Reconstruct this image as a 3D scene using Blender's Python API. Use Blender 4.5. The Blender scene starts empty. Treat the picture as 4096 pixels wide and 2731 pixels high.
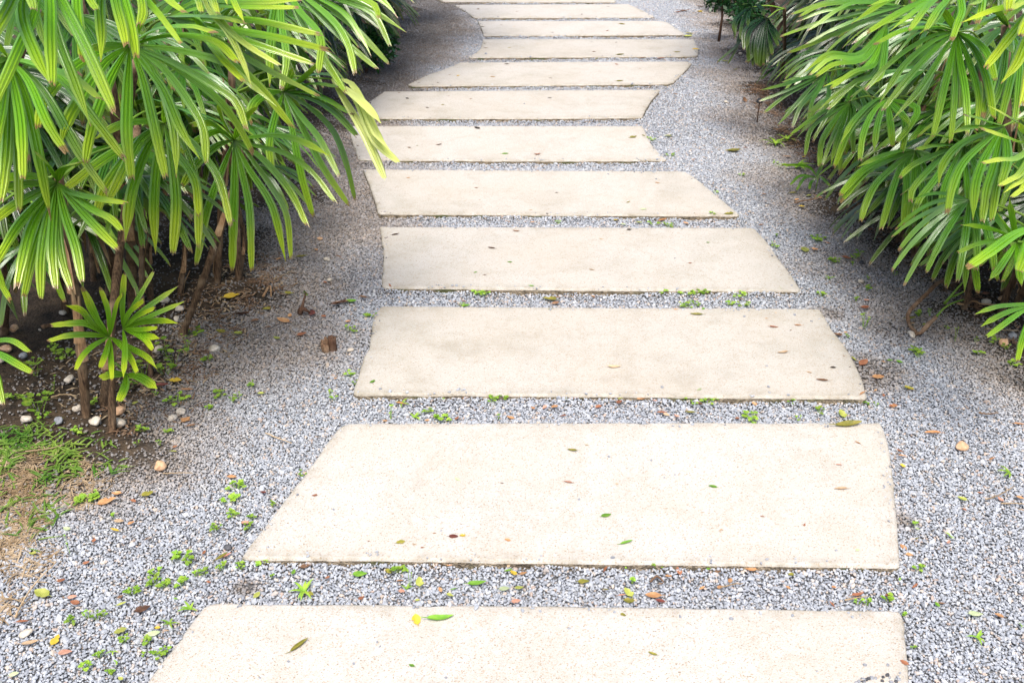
import bpy, bmesh, math, random
import numpy as np
from mathutils import Vector, Matrix, noise
from mathutils.geometry import delaunay_2d_cdt
random.seed(7); rng = np.random.default_rng(7)
SC = bpy.context.scene
COL = SC.collection
R = math.radians

# ------------------------------------------------------------------ camera
F = 35.0 / 36.0 * 4096.0            # focal length in photo pixels
CX, CY = 2048.0, 1365.5
TH = R(28.15)
CAMH = 1.6
cam = bpy.data.cameras.new('camera'); co = bpy.data.objects.new('camera', cam); COL.objects.link(co)
cam.lens = 35; cam.sensor_width = 36; cam.clip_end = 500; cam.clip_start = 0.05
co.location = (0, 0, CAMH); co.rotation_euler = (math.pi/2 - TH, 0, 0)
SC.camera = co
RX = Vector((1, 0, 0)); UP = Vector((0, math.sin(TH), math.cos(TH))); FW = Vector((0, math.cos(TH), -math.sin(TH)))
C0 = Vector((0, 0, CAMH))
def ray(px, py): return FW + RX*((px-CX)/F) - UP*((py-CY)/F)
def at(px, py, Z): return C0 + ray(px, py)*Z
def gnd(px, py, z=0.0):
    d = ray(px, py); t = (z-CAMH)/d.z
    return C0 + d*t
def depth(p): return (p-C0).dot(FW)
def proj(p):
    q = p-C0; Z = q.dot(FW)
    return CX+F*q.dot(RX)/Z, CY-F*q.dot(UP)/Z, Z

# measured crops of the photograph: offset and scale -> photo pixels
CR = {'A': (0, 0, 1.7227), 'B': (800, 0, 1.7227), 'C': (0, 800, 1.7227), 'D': (2700, 0, 2.24), 'E': (3300, 0, 2.24),
      'Fx': (3200, 600, 1.742), 'G': (0, 1650, 1.45), 'H': (900, 900, 2.24), 'I': (3600, 300, 3.135), 'J': (500, 400, 2.24),
      'K': (1300, 0, 4.704), 'M': (2750, 0, 3.92), 'N': (0, 0, 3.92),
      'S1': (1400, 0, 1.47), 'S2': (1400, 600, 1.176), 'S3': (1300, 1150, 1.96), 'S4': (2500, 1150, 1.96),
      'S5': (900, 1700, 1.5207), 'S6': (2200, 1700, 1.5207), 'S7': (3300, 1500, 1.274), 'V': (0, 0, 1/1.7415), 'P': (0, 0, 1)}
def px(c, x, y):
    o = CR[c]; return o[0]+x/o[2], o[1]+y/o[2]

# ------------------------------------------------------------------ object helpers
def mesh_obj(name, verts, faces, mat=None, parent=None, smooth=True, uv=None, colattr=None, mats=None, fmat=None, ridge=0):
    me = bpy.data.meshes.new(name)
    me.from_pydata([tuple(v) for v in verts], [], faces)
    if smooth: me.polygons.foreach_set('use_smooth', [True]*len(me.polygons))
    if ridge:   # creases along the pleats
        ev = np.empty(len(me.edges)*2, dtype=np.int32); me.edges.foreach_get('vertices', ev); ev = ev.reshape(-1, 2)
        sh = (np.abs(ev[:, 0]-ev[:, 1]) == ridge) & (ev[:, 0] % ridge > 0) & (ev[:, 0] % ridge < ridge-1)
        a = me.attributes.new('sharp_edge', 'BOOLEAN', 'EDGE'); a.data.foreach_set('value', sh)
    if uv is not None:
        l = me.uv_layers.new(name='UVMap')
        vi = np.empty(len(me.loops), dtype=np.int32); me.loops.foreach_get('vertex_index', vi)
        l.data.foreach_set('uv', np.asarray(uv, dtype=np.float32)[vi].ravel())
    if colattr is not None:
        a = me.color_attributes.new('tint', 'FLOAT_COLOR', 'POINT')
        a.data.foreach_set('color', np.asarray(colattr, dtype=np.float32).ravel())
    for m in (mats or ([mat] if mat else [])): me.materials.append(m)
    if fmat is not None: me.polygons.foreach_set('material_index', fmat)
    me.update()
    o = bpy.data.objects.new(name, me); COL.objects.link(o)
    if parent is not None: o.parent = parent
    return o
def empty(name, loc):
    o = bpy.data.objects.new(name, None); COL.objects.link(o); o.location = loc; o.empty_display_size = 0.05
    return o
def tag(o, label=None, cat=None, group=None, kind=None):
    if label: o['label'] = label
    if cat: o['category'] = cat
    if group: o['group'] = group
    if kind: o['kind'] = kind
    return o
def tube(pts, radii, n=8, V=None, Fc=None, wob=0.0, cap=True):
    V = [] if V is None else V; Fc = [] if Fc is None else Fc
    b = len(V); pts = [Vector(p) for p in pts]; m = len(pts)
    ref = Vector((0.3, 1, 0.2)).normalized()
    for i, p in enumerate(pts):
        t = (pts[min(i+1, m-1)]-pts[max(i-1, 0)]).normalized()
        s = t.cross(ref)
        if s.length < 1e-3: s = t.cross(Vector((1, 0, 0)))
        s.normalize(); q = t.cross(s)
        for k in range(n):
            a = 2*math.pi*k/n; r = radii[i]*(1+wob*random.uniform(-1, 1))
            V.append(p + s*(math.cos(a)*r) + q*(math.sin(a)*r))
    for i in range(m-1):
        for k in range(n):
            Fc.append((b+i*n+k, b+i*n+(k+1) % n, b+(i+1)*n+(k+1) % n, b+(i+1)*n+k))
    if cap:
        Fc.append(tuple(b+k for k in range(n))[::-1]); Fc.append(tuple(b+(m-1)*n+k for k in range(n)))
    return V, Fc
def cr(pts, n):
    """n points along a Catmull-Rom through pts, by arc length"""
    P = [np.array(p, float) for p in pts]
    if len(P) == 2: return [P[0]+(P[1]-P[0])*t for t in np.linspace(0, 1, n)]
    Q = [2*P[0]-P[1]]+P+[2*P[-1]-P[-2]]; out = []
    for i in range(1, len(Q)-2):
        a, b, c, d = Q[i-1:i+3]
        for t in np.linspace(0, 1, 12, endpoint=False):
            out.append(.5*((2*b)+(c-a)*t+(2*a-5*b+4*c-d)*t*t+(3*b-a-3*c+d)*t**3))
    out.append(P[-1]); out = np.array(out)
    s = np.r_[0, np.cumsum(np.linalg.norm(np.diff(out, axis=0), axis=1))]; s /= s[-1]
    return [np.array([np.interp(t, s, out[:, k]) for k in range(out.shape[1])]) for t in np.linspace(0, 1, n)]

# ------------------------------------------------------------------ materials
class NT:
    def __init__(s, name):
        s.m = bpy.data.materials.new(name); s.m.use_nodes = True; s.t = s.m.node_tree; s.n = s.t.nodes; s.n.clear()
        s.out = s.n.new('ShaderNodeOutputMaterial'); s.b = s.n.new('ShaderNodeBsdfPrincipled')
        s.lk(s.b.outputs[0], s.out.inputs['Surface'])
    def lk(s, a, b): s.t.links.new(a, b)
    def new(s, ty, **kw):
        nd = s.n.new(ty)
        for k, v in kw.items(): setattr(nd, k, v)
        return nd
    def val(s, sock, v):
        if hasattr(v, 'is_output'): s.lk(v, sock)
        else: sock.default_value = v
    def coord(s, which='Object'): return s.new('ShaderNodeTexCoord').outputs[which]
    def pos(s): return s.new('ShaderNodeNewGeometry').outputs['Position']
    def noise(s, vec, scale, detail=4, rough=.55, out='Fac'):
        nd = s.new('ShaderNodeTexNoise'); s.lk(vec, nd.inputs['Vector']); nd.inputs['Scale'].default_value = scale
        nd.inputs['Detail'].default_value = detail; nd.inputs['Roughness'].default_value = rough
        return nd.outputs[out]
    def voro(s, vec, scale, out='Distance', feature='F1'):
        nd = s.new('ShaderNodeTexVoronoi', feature=feature); s.lk(vec, nd.inputs['Vector']); nd.inputs['Scale'].default_value = scale
        return nd.outputs[out]
    def ramp(s, fac, stops, interp='LINEAR'):
        nd = s.new('ShaderNodeValToRGB'); nd.color_ramp.interpolation = interp; e = nd.color_ramp.elements
        while len(e) < len(stops): e.new(.5)
        for el, (p, c) in zip(e, stops):
            el.position = p; el.color = (c, c, c, 1) if not hasattr(c, '__len__') else (*c[:3], 1)
        s.lk(fac, nd.inputs[0]); return nd.outputs[0]
    def mix(s, f, a, b, mode='MIX'):
        nd = s.new('ShaderNodeMix', data_type='RGBA', blend_type=mode)
        s.val(nd.inputs[0], f)
        for sock, v in ((nd.inputs[6], a), (nd.inputs[7], b)):
            if hasattr(v, 'is_output'): s.lk(v, sock)
            else: sock.default_value = (*v[:3], 1)
        return nd.outputs[2]
    def math(s, op, a, b=0.0, c=0.0):
        nd = s.new('ShaderNodeMath', operation=op)
        for i, v in enumerate((a, b, c)): s.val(nd.inputs[i], v)
        return nd.outputs[0]
    def attr(s, name, ty='GEOMETRY', out='Color'):
        nd = s.new('ShaderNodeAttribute', attribute_type=ty, attribute_name=name); return nd.outputs[out]
    def sep(s, c):
        nd = s.new('ShaderNodeSeparateColor'); s.lk(c, nd.inputs[0]); return nd.outputs
    def bump(s, h, strength=.4, dist=.005):
        nd = s.new('ShaderNodeBump'); nd.inputs['Strength'].default_value = strength; nd.inputs['Distance'].default_value = dist
        s.lk(h, nd.inputs['Height']); s.lk(nd.outputs[0], s.b.inputs['Normal']); return nd.outputs[0]
    def set(s, **kw):
        for k, v in kw.items():
            sock = s.b.inputs[k.replace('_', ' ')]
            if hasattr(v, 'is_output'): s.lk(v, sock)
            else: sock.default_value = (*v[:3], 1) if hasattr(v, '__len__') and len(v) == 3 else v

def mat_leaf(name='palm leaf'):
    k = NT(name)
    uv = k.new('ShaderNodeUVMap').outputs[0]; sx = k.new('ShaderNodeSeparateXYZ'); k.lk(uv, sx.inputs[0])
    u, v = sx.outputs[0], sx.outputs[1]
    t = k.sep(k.attr('tint'))          # r yellow, g leaflet random, b dark green with hedge shade mixed in
    n = k.noise(k.coord(), 9, 3)
    base = k.mix(t[1], (0.050, 0.200, 0.006), (0.135, 0.40, 0.009))
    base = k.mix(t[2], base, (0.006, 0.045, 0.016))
    # older tissue towards the leaflet ends is naturally yellower
    tipf = k.new('ShaderNodeMapRange', interpolation_type='SMOOTHSTEP')
    k.lk(v, tipf.inputs[0]); tipf.inputs[1].default_value = .50; tipf.inputs[2].default_value = .95
    yl = k.math('ADD', k.math('MULTIPLY', tipf.outputs[0], k.math('ADD', .22, t[0])), k.math('MULTIPLY', t[0], .22))
    yl = k.math('MULTIPLY', yl, k.math('ADD', .7, n)); yl.node.use_clamp = True
    base = k.mix(yl, base, (0.48, 0.58, 0.022))
    # pale streaks along the veins
    wv = k.math('SINE', k.math('MULTIPLY', u, 50.0))
    cmb = k.new('ShaderNodeCombineXYZ'); k.lk(k.math('MULTIPLY', u, 6.0), cmb.inputs[0]); k.lk(k.math('MULTIPLY', v, .8), cmb.inputs[1]); k.lk(t[1], cmb.inputs[2])
    st = k.noise(cmb.outputs[0], 3.0, 4)
    base = k.mix(k.ramp(st, [(.45, 0), (.75, .35)]), base, (0.20, 0.40, 0.05))
    base = k.mix(k.ramp(wv, [(.2, .10), (.6, 0)]), base, (0.03, 0.10, 0.01))
    tb = k.math('ADD', k.math('ADD', v, k.math('MULTIPLY', k.math('SUBTRACT', n, .5), .07)), k.ramp(t[1], [(.82, 0), (1, .05)]))
    sp = k.ramp(k.noise(k.coord(), 75, 4, .7), [(.66, 0), (.74, .5)])
    base = k.mix(sp, base, (.30, .26, .08))
    base = k.mix(k.ramp(tb, [(.965, 0), (.99, 1)]), base, (0.26, 0.15, 0.06))
    dk = k.math('SUBTRACT', 1.0, k.math('MULTIPLY', t[2], .55)); base = k.mix(1.0, base, k.mix(dk, (.12, .25, .24), (1, 1, 1)), 'MULTIPLY')  # shade on far and inner fronds darkened into the leaf colour
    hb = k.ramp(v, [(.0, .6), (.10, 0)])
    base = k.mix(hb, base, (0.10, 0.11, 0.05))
    pale = k.math('MULTIPLY', k.math('SUBTRACT', t[0], .7), 2.2); pale.node.use_clamp = True
    base = k.mix(k.math('MULTIPLY', pale, .92), base, (.62, .66, .20))
    k.set(Base_Color=base, Roughness=.25, Specular_IOR_Level=.9, Coat_Weight=.3, Coat_Roughness=.16)
    nb = k.bump(k.math('ADD', wv, k.math('MULTIPLY', st, 2.5)), .22, .0012)
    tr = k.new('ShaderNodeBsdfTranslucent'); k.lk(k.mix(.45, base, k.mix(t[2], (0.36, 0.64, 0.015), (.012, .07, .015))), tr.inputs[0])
    ms = k.new('ShaderNodeMixShader'); ms.inputs[0].default_value = .30
    k.lk(k.b.outputs[0], ms.inputs[1]); k.lk(tr.outputs[0], ms.inputs[2]); k.lk(ms.outputs[0], k.out.inputs['Surface'])
    return k.m
def mat_simple_leaf(name, c1, c2, rough=.5, trans=.25, scale=60):
    k = NT(name); n = k.noise(k.coord(), scale, 3)
    oi = k.new('ShaderNodeObjectInfo').outputs['Random']
    c = k.mix(k.ramp(n, [(.35, 0), (.65, 1)]), c1, c2)
    hs = k.new('ShaderNodeHueSaturation'); k.lk(c, hs.inputs['Color']); k.lk(k.math('ADD', .75, k.math('MULTIPLY', oi, .5)), hs.inputs['Value'])
    c = hs.outputs[0]
    k.set(Base_Color=c, Roughness=rough, Specular_IOR_Level=.35); k.bump(n, .3, .002)
    tr = k.new('ShaderNodeBsdfTranslucent'); k.lk(c, tr.inputs[0])
    ms = k.new('ShaderNodeMixShader'); ms.inputs[0].default_value = trans
    k.lk(k.b.outputs[0], ms.inputs[1]); k.lk(tr.outputs[0], ms.inputs[2]); k.lk(ms.outputs[0], k.out.inputs['Surface'])
    return k.m
def mat_bark(name, c1, c2, c3):
    k = NT(name); co_ = k.coord()
    mp = k.new('ShaderNodeMapping'); k.lk(co_, mp.inputs[0]); mp.inputs['Scale'].default_value = (1, 1, .12)
    fib = k.noise(mp.outputs[0], 190, 5, .65); big = k.noise(co_, 14, 3)
    c = k.mix(k.ramp(fib, [(.35, 0), (.65, 1)]), c1, c2)
    c = k.mix(k.ramp(big, [(.48, 0), (.68, .8)]), c, c3)
    k.set(Base_Color=c, Roughness=.85, Specular_IOR_Level=.2); k.bump(fib, .9, .006)
    return k.m
def mat_slab():
    k = NT('washed aggregate concrete'); p = k.pos()
    dirt_shade = k.attr('dirt_shade', 'OBJECT', 'Fac')
    wn = k.new('ShaderNodeTexVoronoi'); k.lk(p, wn.inputs['Vector']); wn.inputs['Scale'].default_value = 380
    cell = k.sep(wn.outputs['Color'])
    grain = k.ramp(cell[0], [(0, (.24, .19, .14)), (.03, (.41, .325, .245)), (.10, (.48, .415, .345)), (.22, (.515, .48, .43)), (.4, (.535, .51, .47)), (.7, (.57, .555, .525)), (.9, (.50, .485, .465)), (1.0, (.57, .55, .52))])
    w2 = k.new('ShaderNodeTexVoronoi'); k.lk(p, w2.inputs['Vector']); w2.inputs['Scale'].default_value = 95
    c2 = k.sep(w2.outputs['Color'])
    spot = k.math('MULTIPLY', k.ramp(c2[1], [(.945, 0), (.96, 1)]), k.ramp(w2.outputs['Distance'], [(.12, .5), (.30, 0)]))
    grain = k.mix(spot, grain, k.mix(c2[0], (.46, .27, .15), (.40, .38, .36)))
    big = k.noise(p, 3.2, 5, .6); mid = k.noise(p, 17, 4)
    st = k.ramp(k.math('ADD', big, k.math('MULTIPLY', k.math('SUBTRACT', mid, .5), .25)), [(.50, 0), (.72, 1)])
    warm = k.ramp(k.noise(p, 2.1, 4, .6), [(.42, 0), (.66, 1)])
    c = k.mix(k.math('MULTIPLY', warm, .26), grain, (.47, .395, .30))
    c = k.mix(k.math('MULTIPLY', st, k.math('ADD', .08, k.math('MULTIPLY', dirt_shade, .55))), c, (.26, .24, .18))
    c = k.mix(k.math('MULTIPLY', dirt_shade, .36), c, (.40, .355, .28))  # tan mix holds dirt and the dimmer light further back
    # tide marks and thin algae films
    rg = k.noise(p, 1.7, 6, .7); ring = k.ramp(rg, [(.47, 0), (.50, 1), (.53, 0)])
    c = k.mix(k.math('MULTIPLY', ring, .16), c, (.30, .25, .17))
    edg = k.math('MULTIPLY', k.sep(k.attr('tint'))[0], k.ramp(k.noise(p, 22, 5, .7), [(.40, .03), (.66, .60)]))
    c = k.mix(edg, c, (.24, .205, .14))
    orr = k.new('ShaderNodeObjectInfo').outputs['Random']
    c = k.mix(1.0, c, k.mix(orr, (.87, .865, .85), (.93, .925, .915)), 'MULTIPLY')
    fine = k.ramp(k.noise(p, 38, 5, .7), [(.52, 0), (.75, 1)])
    c = k.mix(k.math('MULTIPLY', fine, .22), c, (.36, .31, .23))
    k.set(Base_Color=c, Roughness=.8, Specular_IOR_Level=.25)
    k.bump(k.math('ADD', k.math('MULTIPLY', wn.outputs['Distance'], .8), mid), .55, .0025)
    return k.m
def mat_slabside():
    k = NT('grimy slab edge'); p = k.pos()
    n = k.noise(p, 60, 4); m = k.noise(p, 9, 3); v = k.voro(p, 190, 'Distance')
    c = k.mix(k.ramp(n, [(.3, 0), (.7, 1)]), (.06, .046, .03), (.36, .29, .20))
    c = k.mix(k.ramp(m, [(.52, 0), (.66, .8)]), c, (.07, .085, .02))
    k.set(Base_Color=c, Roughness=.95); k.bump(k.math('ADD', n, v), .9, .006)
    return k.m
def mat_ground():
    k = NT('gravel bed and soil'); p = k.pos(); a = k.sep(k.attr('tint')); soil, brown = a[0], a[1]
    v1 = k.new('ShaderNodeTexVoronoi'); k.lk(p, v1.inputs['Vector']); v1.inputs['Scale'].default_value = 105
    cc = k.sep(v1.outputs['Color'])
    st = k.ramp(cc[0], [(0, (.08, .085, .095)), (.25, (.16, .17, .19)), (.6, (.31, .32, .34)), (.85, (.44, .44, .45)), (.93, (.36, .25, .17)), (1, (.6, .58, .54))])
    gap = k.ramp(v1.outputs['Distance'], [(.35, 0), (.62, 1)])
    g = k.mix(gap, st, (.12, .12, .12))
    g = k.mix(k.math('MULTIPLY', brown, .55), g, (.10, .075, .05))
    n = k.noise(p, 30, 6, .7); n2 = k.noise(p, 5, 3)
    s = k.mix(k.ramp(n, [(.35, 0), (.7, 1)]), (.014, .011, .008), (.07, .048, .03))
    s = k.mix(k.ramp(n2, [(.5, 0), (.7, .6)]), s, (.13, .09, .055))
    c = k.mix(soil, g, s)
    k.set(Base_Color=c, Roughness=.92, Specular_IOR_Level=.2)
    k.bump(k.math('ADD', k.math('MULTIPLY', v1.outputs['Distance'], -1.0), n), .8, .006)
    return k.m
def mat_gravel():
    k = NT('gravel stones'); c = k.attr('col', 'INSTANCER')
    n = k.noise(k.coord(), 260, 3)
    c = k.mix(.18, c, k.mix(n, (.15, .15, .16), (.55, .55, .56)))
    k.set(Base_Color=c, Roughness=.62, Specular_IOR_Level=.38)
    return k.m
def mat_stone(name, c1, c2, scale=40):
    k = NT(name); n = k.noise(k.coord(), scale, 5, .6)
    k.set(Base_Color=k.mix(k.ramp(n, [(.35, 0), (.65, 1)]), c1, c2), Roughness=.7); k.bump(n, .4, .004)
    return k.m
M = dict(
    leaf=mat_leaf(), slab=mat_slab(), side=mat_slabside(), ground=mat_ground(), gravel=mat_gravel(),
    bark=mat_bark('fibrous cane', (.03, .018, .011), (.17, .105, .06), (.27, .19, .12)),
    sheath=mat_bark('dry leaf sheath', (.20, .11, .055), (.42, .26, .14), (.50, .36, .22)),
    trunk=mat_bark('brown trunk', (.06, .03, .018), (.15, .08, .05), (.18, .12, .08)),
    petiole=mat_simple_leaf('petiole', (.10, .20, .02), (.16, .26, .03), .4, .1, 20),
    weed=mat_simple_leaf('weed green', (.17, .36, .03), (.36, .50, .06), .55, .35, 80),
    shrub=mat_simple_leaf('shrub leaf', (.010, .055, .015), (.03, .10, .02), .3, .2, 30),
    grass=mat_simple_leaf('turf green', (.06, .165, .015), (.20, .29, .045), .5, .3, 12),
    straw=mat_simple_leaf('dry straw', (.28, .19, .10), (.52, .40, .26), .8, .15, 14),
    twig=mat_bark('twig bark', (.09, .05, .03), (.28, .17, .10), (.36, .25, .16)),
    black=mat_stone('black plastic', (.012, .014, .016), (.02, .022, .025)),
    pale=mat_stone('pale pebble', (.38, .32, .25), (.60, .54, .45)), tanst=mat_stone('tan pebble', (.45, .25, .13), (.62, .42, .26)),
    greyst=mat_stone('grey pebble', (.16, .17, .19), (.36, .37, .39)), darkst=mat_stone('dark pebble', (.03, .032, .036), (.09, .09, .10)),
)
LC = {  # fallen leaf colours: label word, two tones
    'r': ('rust brown', (.25, .09, .045), (.36, .16, .08)), 'o': ('orange', (.44, .20, .08), (.58, .34, .16)),
    't': ('tan', (.46, .30, .17), (.60, .45, .29)), 'b': ('dark brown', (.05, .025, .015), (.14, .07, .04)),
    'y': ('yellow', (.52, .36, .03), (.70, .48, .06)), 'l': ('yellow green', (.28, .31, .05), (.42, .43, .11)),
    'g': ('green', (.10, .26, .02), (.22, .40, .04)), 'e': ('olive', (.16, .16, .02), (.32, .27, .05)),
    'p': ('pink', (.50, .22, .14), (.64, .38, .27)), 'd': ('dark red', (.12, .03, .025), (.22, .07, .045)),
    'w': ('pale green', (.36, .44, .22), (.52, .56, .34)), 'k': ('black', (.012, .01, .008), (.05, .035, .025)),
    'i': ('brown', (.16, .08, .04), (.28, .16, .09)),
}
for k_, (nm, a, b) in LC.items(): M['lf_'+k_] = mat_simple_leaf('fallen leaf '+nm, a, b, .6, .2, 45)

# ------------------------------------------------------------------ bed outlines in plan (y, x)
LSOIL = [(0, -1.9), (1.6, -1.75), (1.9, -1.42), (2.2, -1.20), (2.45, -1.09), (3, -1.00), (4, -1.0), (5, -1.05), (6, -1.02), (7, -1.0), (8.5, -.92), (10, -.9), (14, -.9)]
LBRN = [(0, -1.8), (1.6, -1.5), (2.2, -.98), (2.6, -.80), (3, -.64), (4, -.54), (5, -.56), (6, -.66), (7, -.55), (8, -.38), (10, -.35), (14, -.35)]
RSOIL = [(0, 2.3), (2, 1.95), (2.5, 1.78), (3, 1.64), (3.6, 1.52), (4.2, 1.46), (6, 1.52), (7.4, 1.66), (8.5, 1.78), (10, 1.95), (14, 2.2)]
def interp(tab, y): return np.interp(y, [a for a, _ in tab], [b for _, b in tab])
def sstep(a, b, x): t = np.clip((x-a)/(b-a), 0, 1); return t*t*(3-2*t)
PATCH = [(gnd(3560, 1290), .13), (gnd(3490, 1500), .09), (gnd(3610, 2080), .035), (gnd(985, 2350), .02), (gnd(3330, 1255), .06), (gnd(1620, 1830), .03)]
def soil_brown(x, y, patch=True):
    x = np.asarray(x, float); y = np.asarray(y, float)
    w = .07*np.sin(x*7.1+y*5.3)+.05*np.sin(y*11.7-x*3.1)+.03*np.sin(y*23+x*17)
    s = np.maximum(sstep(.14, -.14, x-interp(LSOIL, y)+w*1.4), sstep(-.10, .12, x-interp(RSOIL, y)+w))
    b = np.maximum(sstep(.30, -.22, x-interp(LBRN, y)+w), sstep(-.46, -.02, x-interp(RSOIL, y)+w))
    for c, r in PATCH:
        q = np.sqrt(((x-c.x)/1.0)**2+((y-c.y)/1.0)**2)
        if patch: s = np.maximum(s, .45*sstep(r*1.2, r*.2, q+w*r*4)); b = np.maximum(b, .8*sstep(r*1.9, r*.3, q+w*r*4))
    return s, b
def gz(x, y):
    s, _ = soil_brown(x, y, False)
    return s*.018 - .004 + .006*np.sin(np.asarray(x)*4.1+1)*np.sin(np.asarray(y)*3.3)

# ------------------------------------------------------------------ ground sheet
def build_ground():
    def axis(a, b, st, far, n): 
        c = np.arange(a, b+1e-6, st); g = np.geomspace(st*2, far, n)
        return np.r_[(a-np.cumsum(g))[::-1], c, b+np.cumsum(g)]
    xs = axis(-3.2, 3.2, .045, 30, 16); ys = axis(.6, 11.5, .045, 30, 16)
    X, Y = np.meshgrid(xs, ys); Z = gz(X, Y)
    nx, ny = len(xs), len(ys)
    V = np.stack([X.ravel(), Y.ravel(), Z.ravel()-.004], 1)
    Fc = [(j*nx+i, j*nx+i+1, (j+1)*nx+i+1, (j+1)*nx+i) for j in range(ny-1) for i in range(nx-1)]
    s, b = soil_brown(X.ravel(), Y.ravel())
    o = mesh_obj('ground', V, Fc, M['ground'], colattr=np.stack([s, b, s*0, s*0+1], 1))
    tag(o, kind='structure')
build_ground()

# ------------------------------------------------------------------ stepping slabs
ZT = .019
def P(c, *pts): return [px(c, x, y) for x, y in pts]
SLABS = [  # from the nearest to the farthest: photo outline, clockwise from back-left
    P('P', (838, 2412), (870, 2408), (2200, 2418), (3560, 2437), (3596, 2442), (3612, 2460), (3620, 2500), (3628, 2600), (3640, 2760), (3668, 3100), (3690, 3460), (40, 3420), (330, 3050), (579, 2731), (690, 2590), (770, 2480), (812, 2425)),
    P('S3', (200, 1058)) + P('P', (2400, 1687), (3300, 1687), (3515, 1688), (3528, 1698), (3548, 1745), (3562, 1815), (3572, 1900), (3588, 2060), (3597, 2180), (3600, 2256), (3588, 2263), (2200, 2246), (1500, 2235), (985, 2231), (968, 2222)) + P('S5', (150, 725), (280, 560), (450, 330), (560, 190)) + P('S3', (0, 1232), (70, 1135), (105, 1097), (150, 1070)),
    P('S3', (455, 142), (1400, 148), (2352, 156)) + P('S4', (800, 156), (1500, 163), (1526, 168), (1562, 215), (1600, 285), (1640, 345), (1690, 405), (1745, 480), (1790, 560), (1830, 640), (1865, 720), (1898, 845), (1885, 862), (900, 855), (0, 845)) + P('S3', (1100, 838), (245, 831), (222, 820), (225, 790), (262, 680), (300, 550), (330, 490), (350, 420), (370, 270), (395, 195), (430, 152)),
    P('S2', (140, 360), (900, 362), (1885, 364), (1908, 370), (1935, 400), (1965, 432), (2010, 500), (2080, 590), (2120, 652), (2112, 661), (1100, 655), (155, 645), (146, 636), (155, 560), (157, 480), (148, 410)),
    P('S2', (62, 90), (900, 96), (1545, 99), (1580, 103), (1602, 114), (1650, 150), (1740, 225), (1832, 300), (1825, 307), (900, 303), (140, 297), (130, 290), (118, 235), (90, 160)),
    P('S1', (0, 740), (900, 740), (1720, 741), (1735, 765), (1762, 832), (1810, 890), (1862, 936), (1850, 942), (900, 944), (60, 937), (48, 930), (25, 870), (2, 790)),
    P('S1', (200, 538), (1000, 532), (1820, 527), (1815, 540), (1770, 590), (1735, 650), (1720, 690), (1000, 696), (38, 694), (24, 685), (40, 655), (100, 605)),
    P('S1', (645, 368), (1300, 364), (1980, 362), (2008, 372), (1990, 396), (1955, 432), (1905, 482), (1870, 492), (1100, 501), (365, 505), (342, 496), (450, 442), (560, 405)),
    P('S1', (780, 231), (1400, 231), (2018, 232), (2030, 245), (2048, 300), (2044, 326), (2030, 331), (1300, 335), (705, 338), (698, 333), (740, 310), (766, 285), (778, 252)),
    P('S1', (752, 125), (1300, 124), (1838, 124), (1870, 134), (1965, 196), (1968, 204), (1300, 208), (790, 210), (784, 205), (775, 170)),
    P('S1', (612, 30), (1100, 28), (1640, 26), (1720, 62), (1790, 97), (1780, 102), (1200, 104), (735, 105), (722, 98), (680, 66)),
    P('S1', (455, -42), (1000, -44), (1480, -46), (1530, -15), (1568, 8), (1558, 13), (1000, 13), (560, 11), (540, 6)),
]
ORD = ['first', 'second', 'third', 'fourth', 'fifth', 'sixth', 'seventh', 'eighth', 'ninth', 'tenth', 'eleventh', 'twelfth']
SHAPE = ['nearest slab, cut by the bottom of the photo, stones spilled on its right end', 'wide slab with long slanting left side and green oval leaf on it',
         'slab with grey stain across its left half and rounded right end', 'slab with nearly upright left side and pointed right front corner',
         'slab with long oblique right end and rounded back right corner', 'slab whose right side sweeps out to a sharp front corner, under pale yellow leaflets',
         'slab with hollow right side and cut off back left corner', 'slab drawn out to a long point at its left front corner',
         'slab with hollow left side and leaf littered right end', 'thin slab with hollow left side and slanting right end',
         'narrow slab slanting the same way at both ends, second from farthest', 'farthest slab, at the top edge of the photo']
DIRT_SHADE = [.06, .12, .62, .36, .50, .34, .48, .40, .44, .30, .38, .30]  # per slab: dirt, plus weaker light on farther slabs put into the colour
def inside(poly, x, y):
    x = np.asarray(x); y = np.asarray(y); r = np.zeros(x.shape, bool); n = len(poly); j = n-1
    for i in range(n):
        xi, yi = poly[i]; xj, yj = poly[j]
        if yi != yj:
            c = ((yi > y) != (yj > y)) & (x < (xj-xi)*(y-yi)/(yj-yi)+xi); r ^= c
        j = i
    return r
SLABW = []
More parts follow.
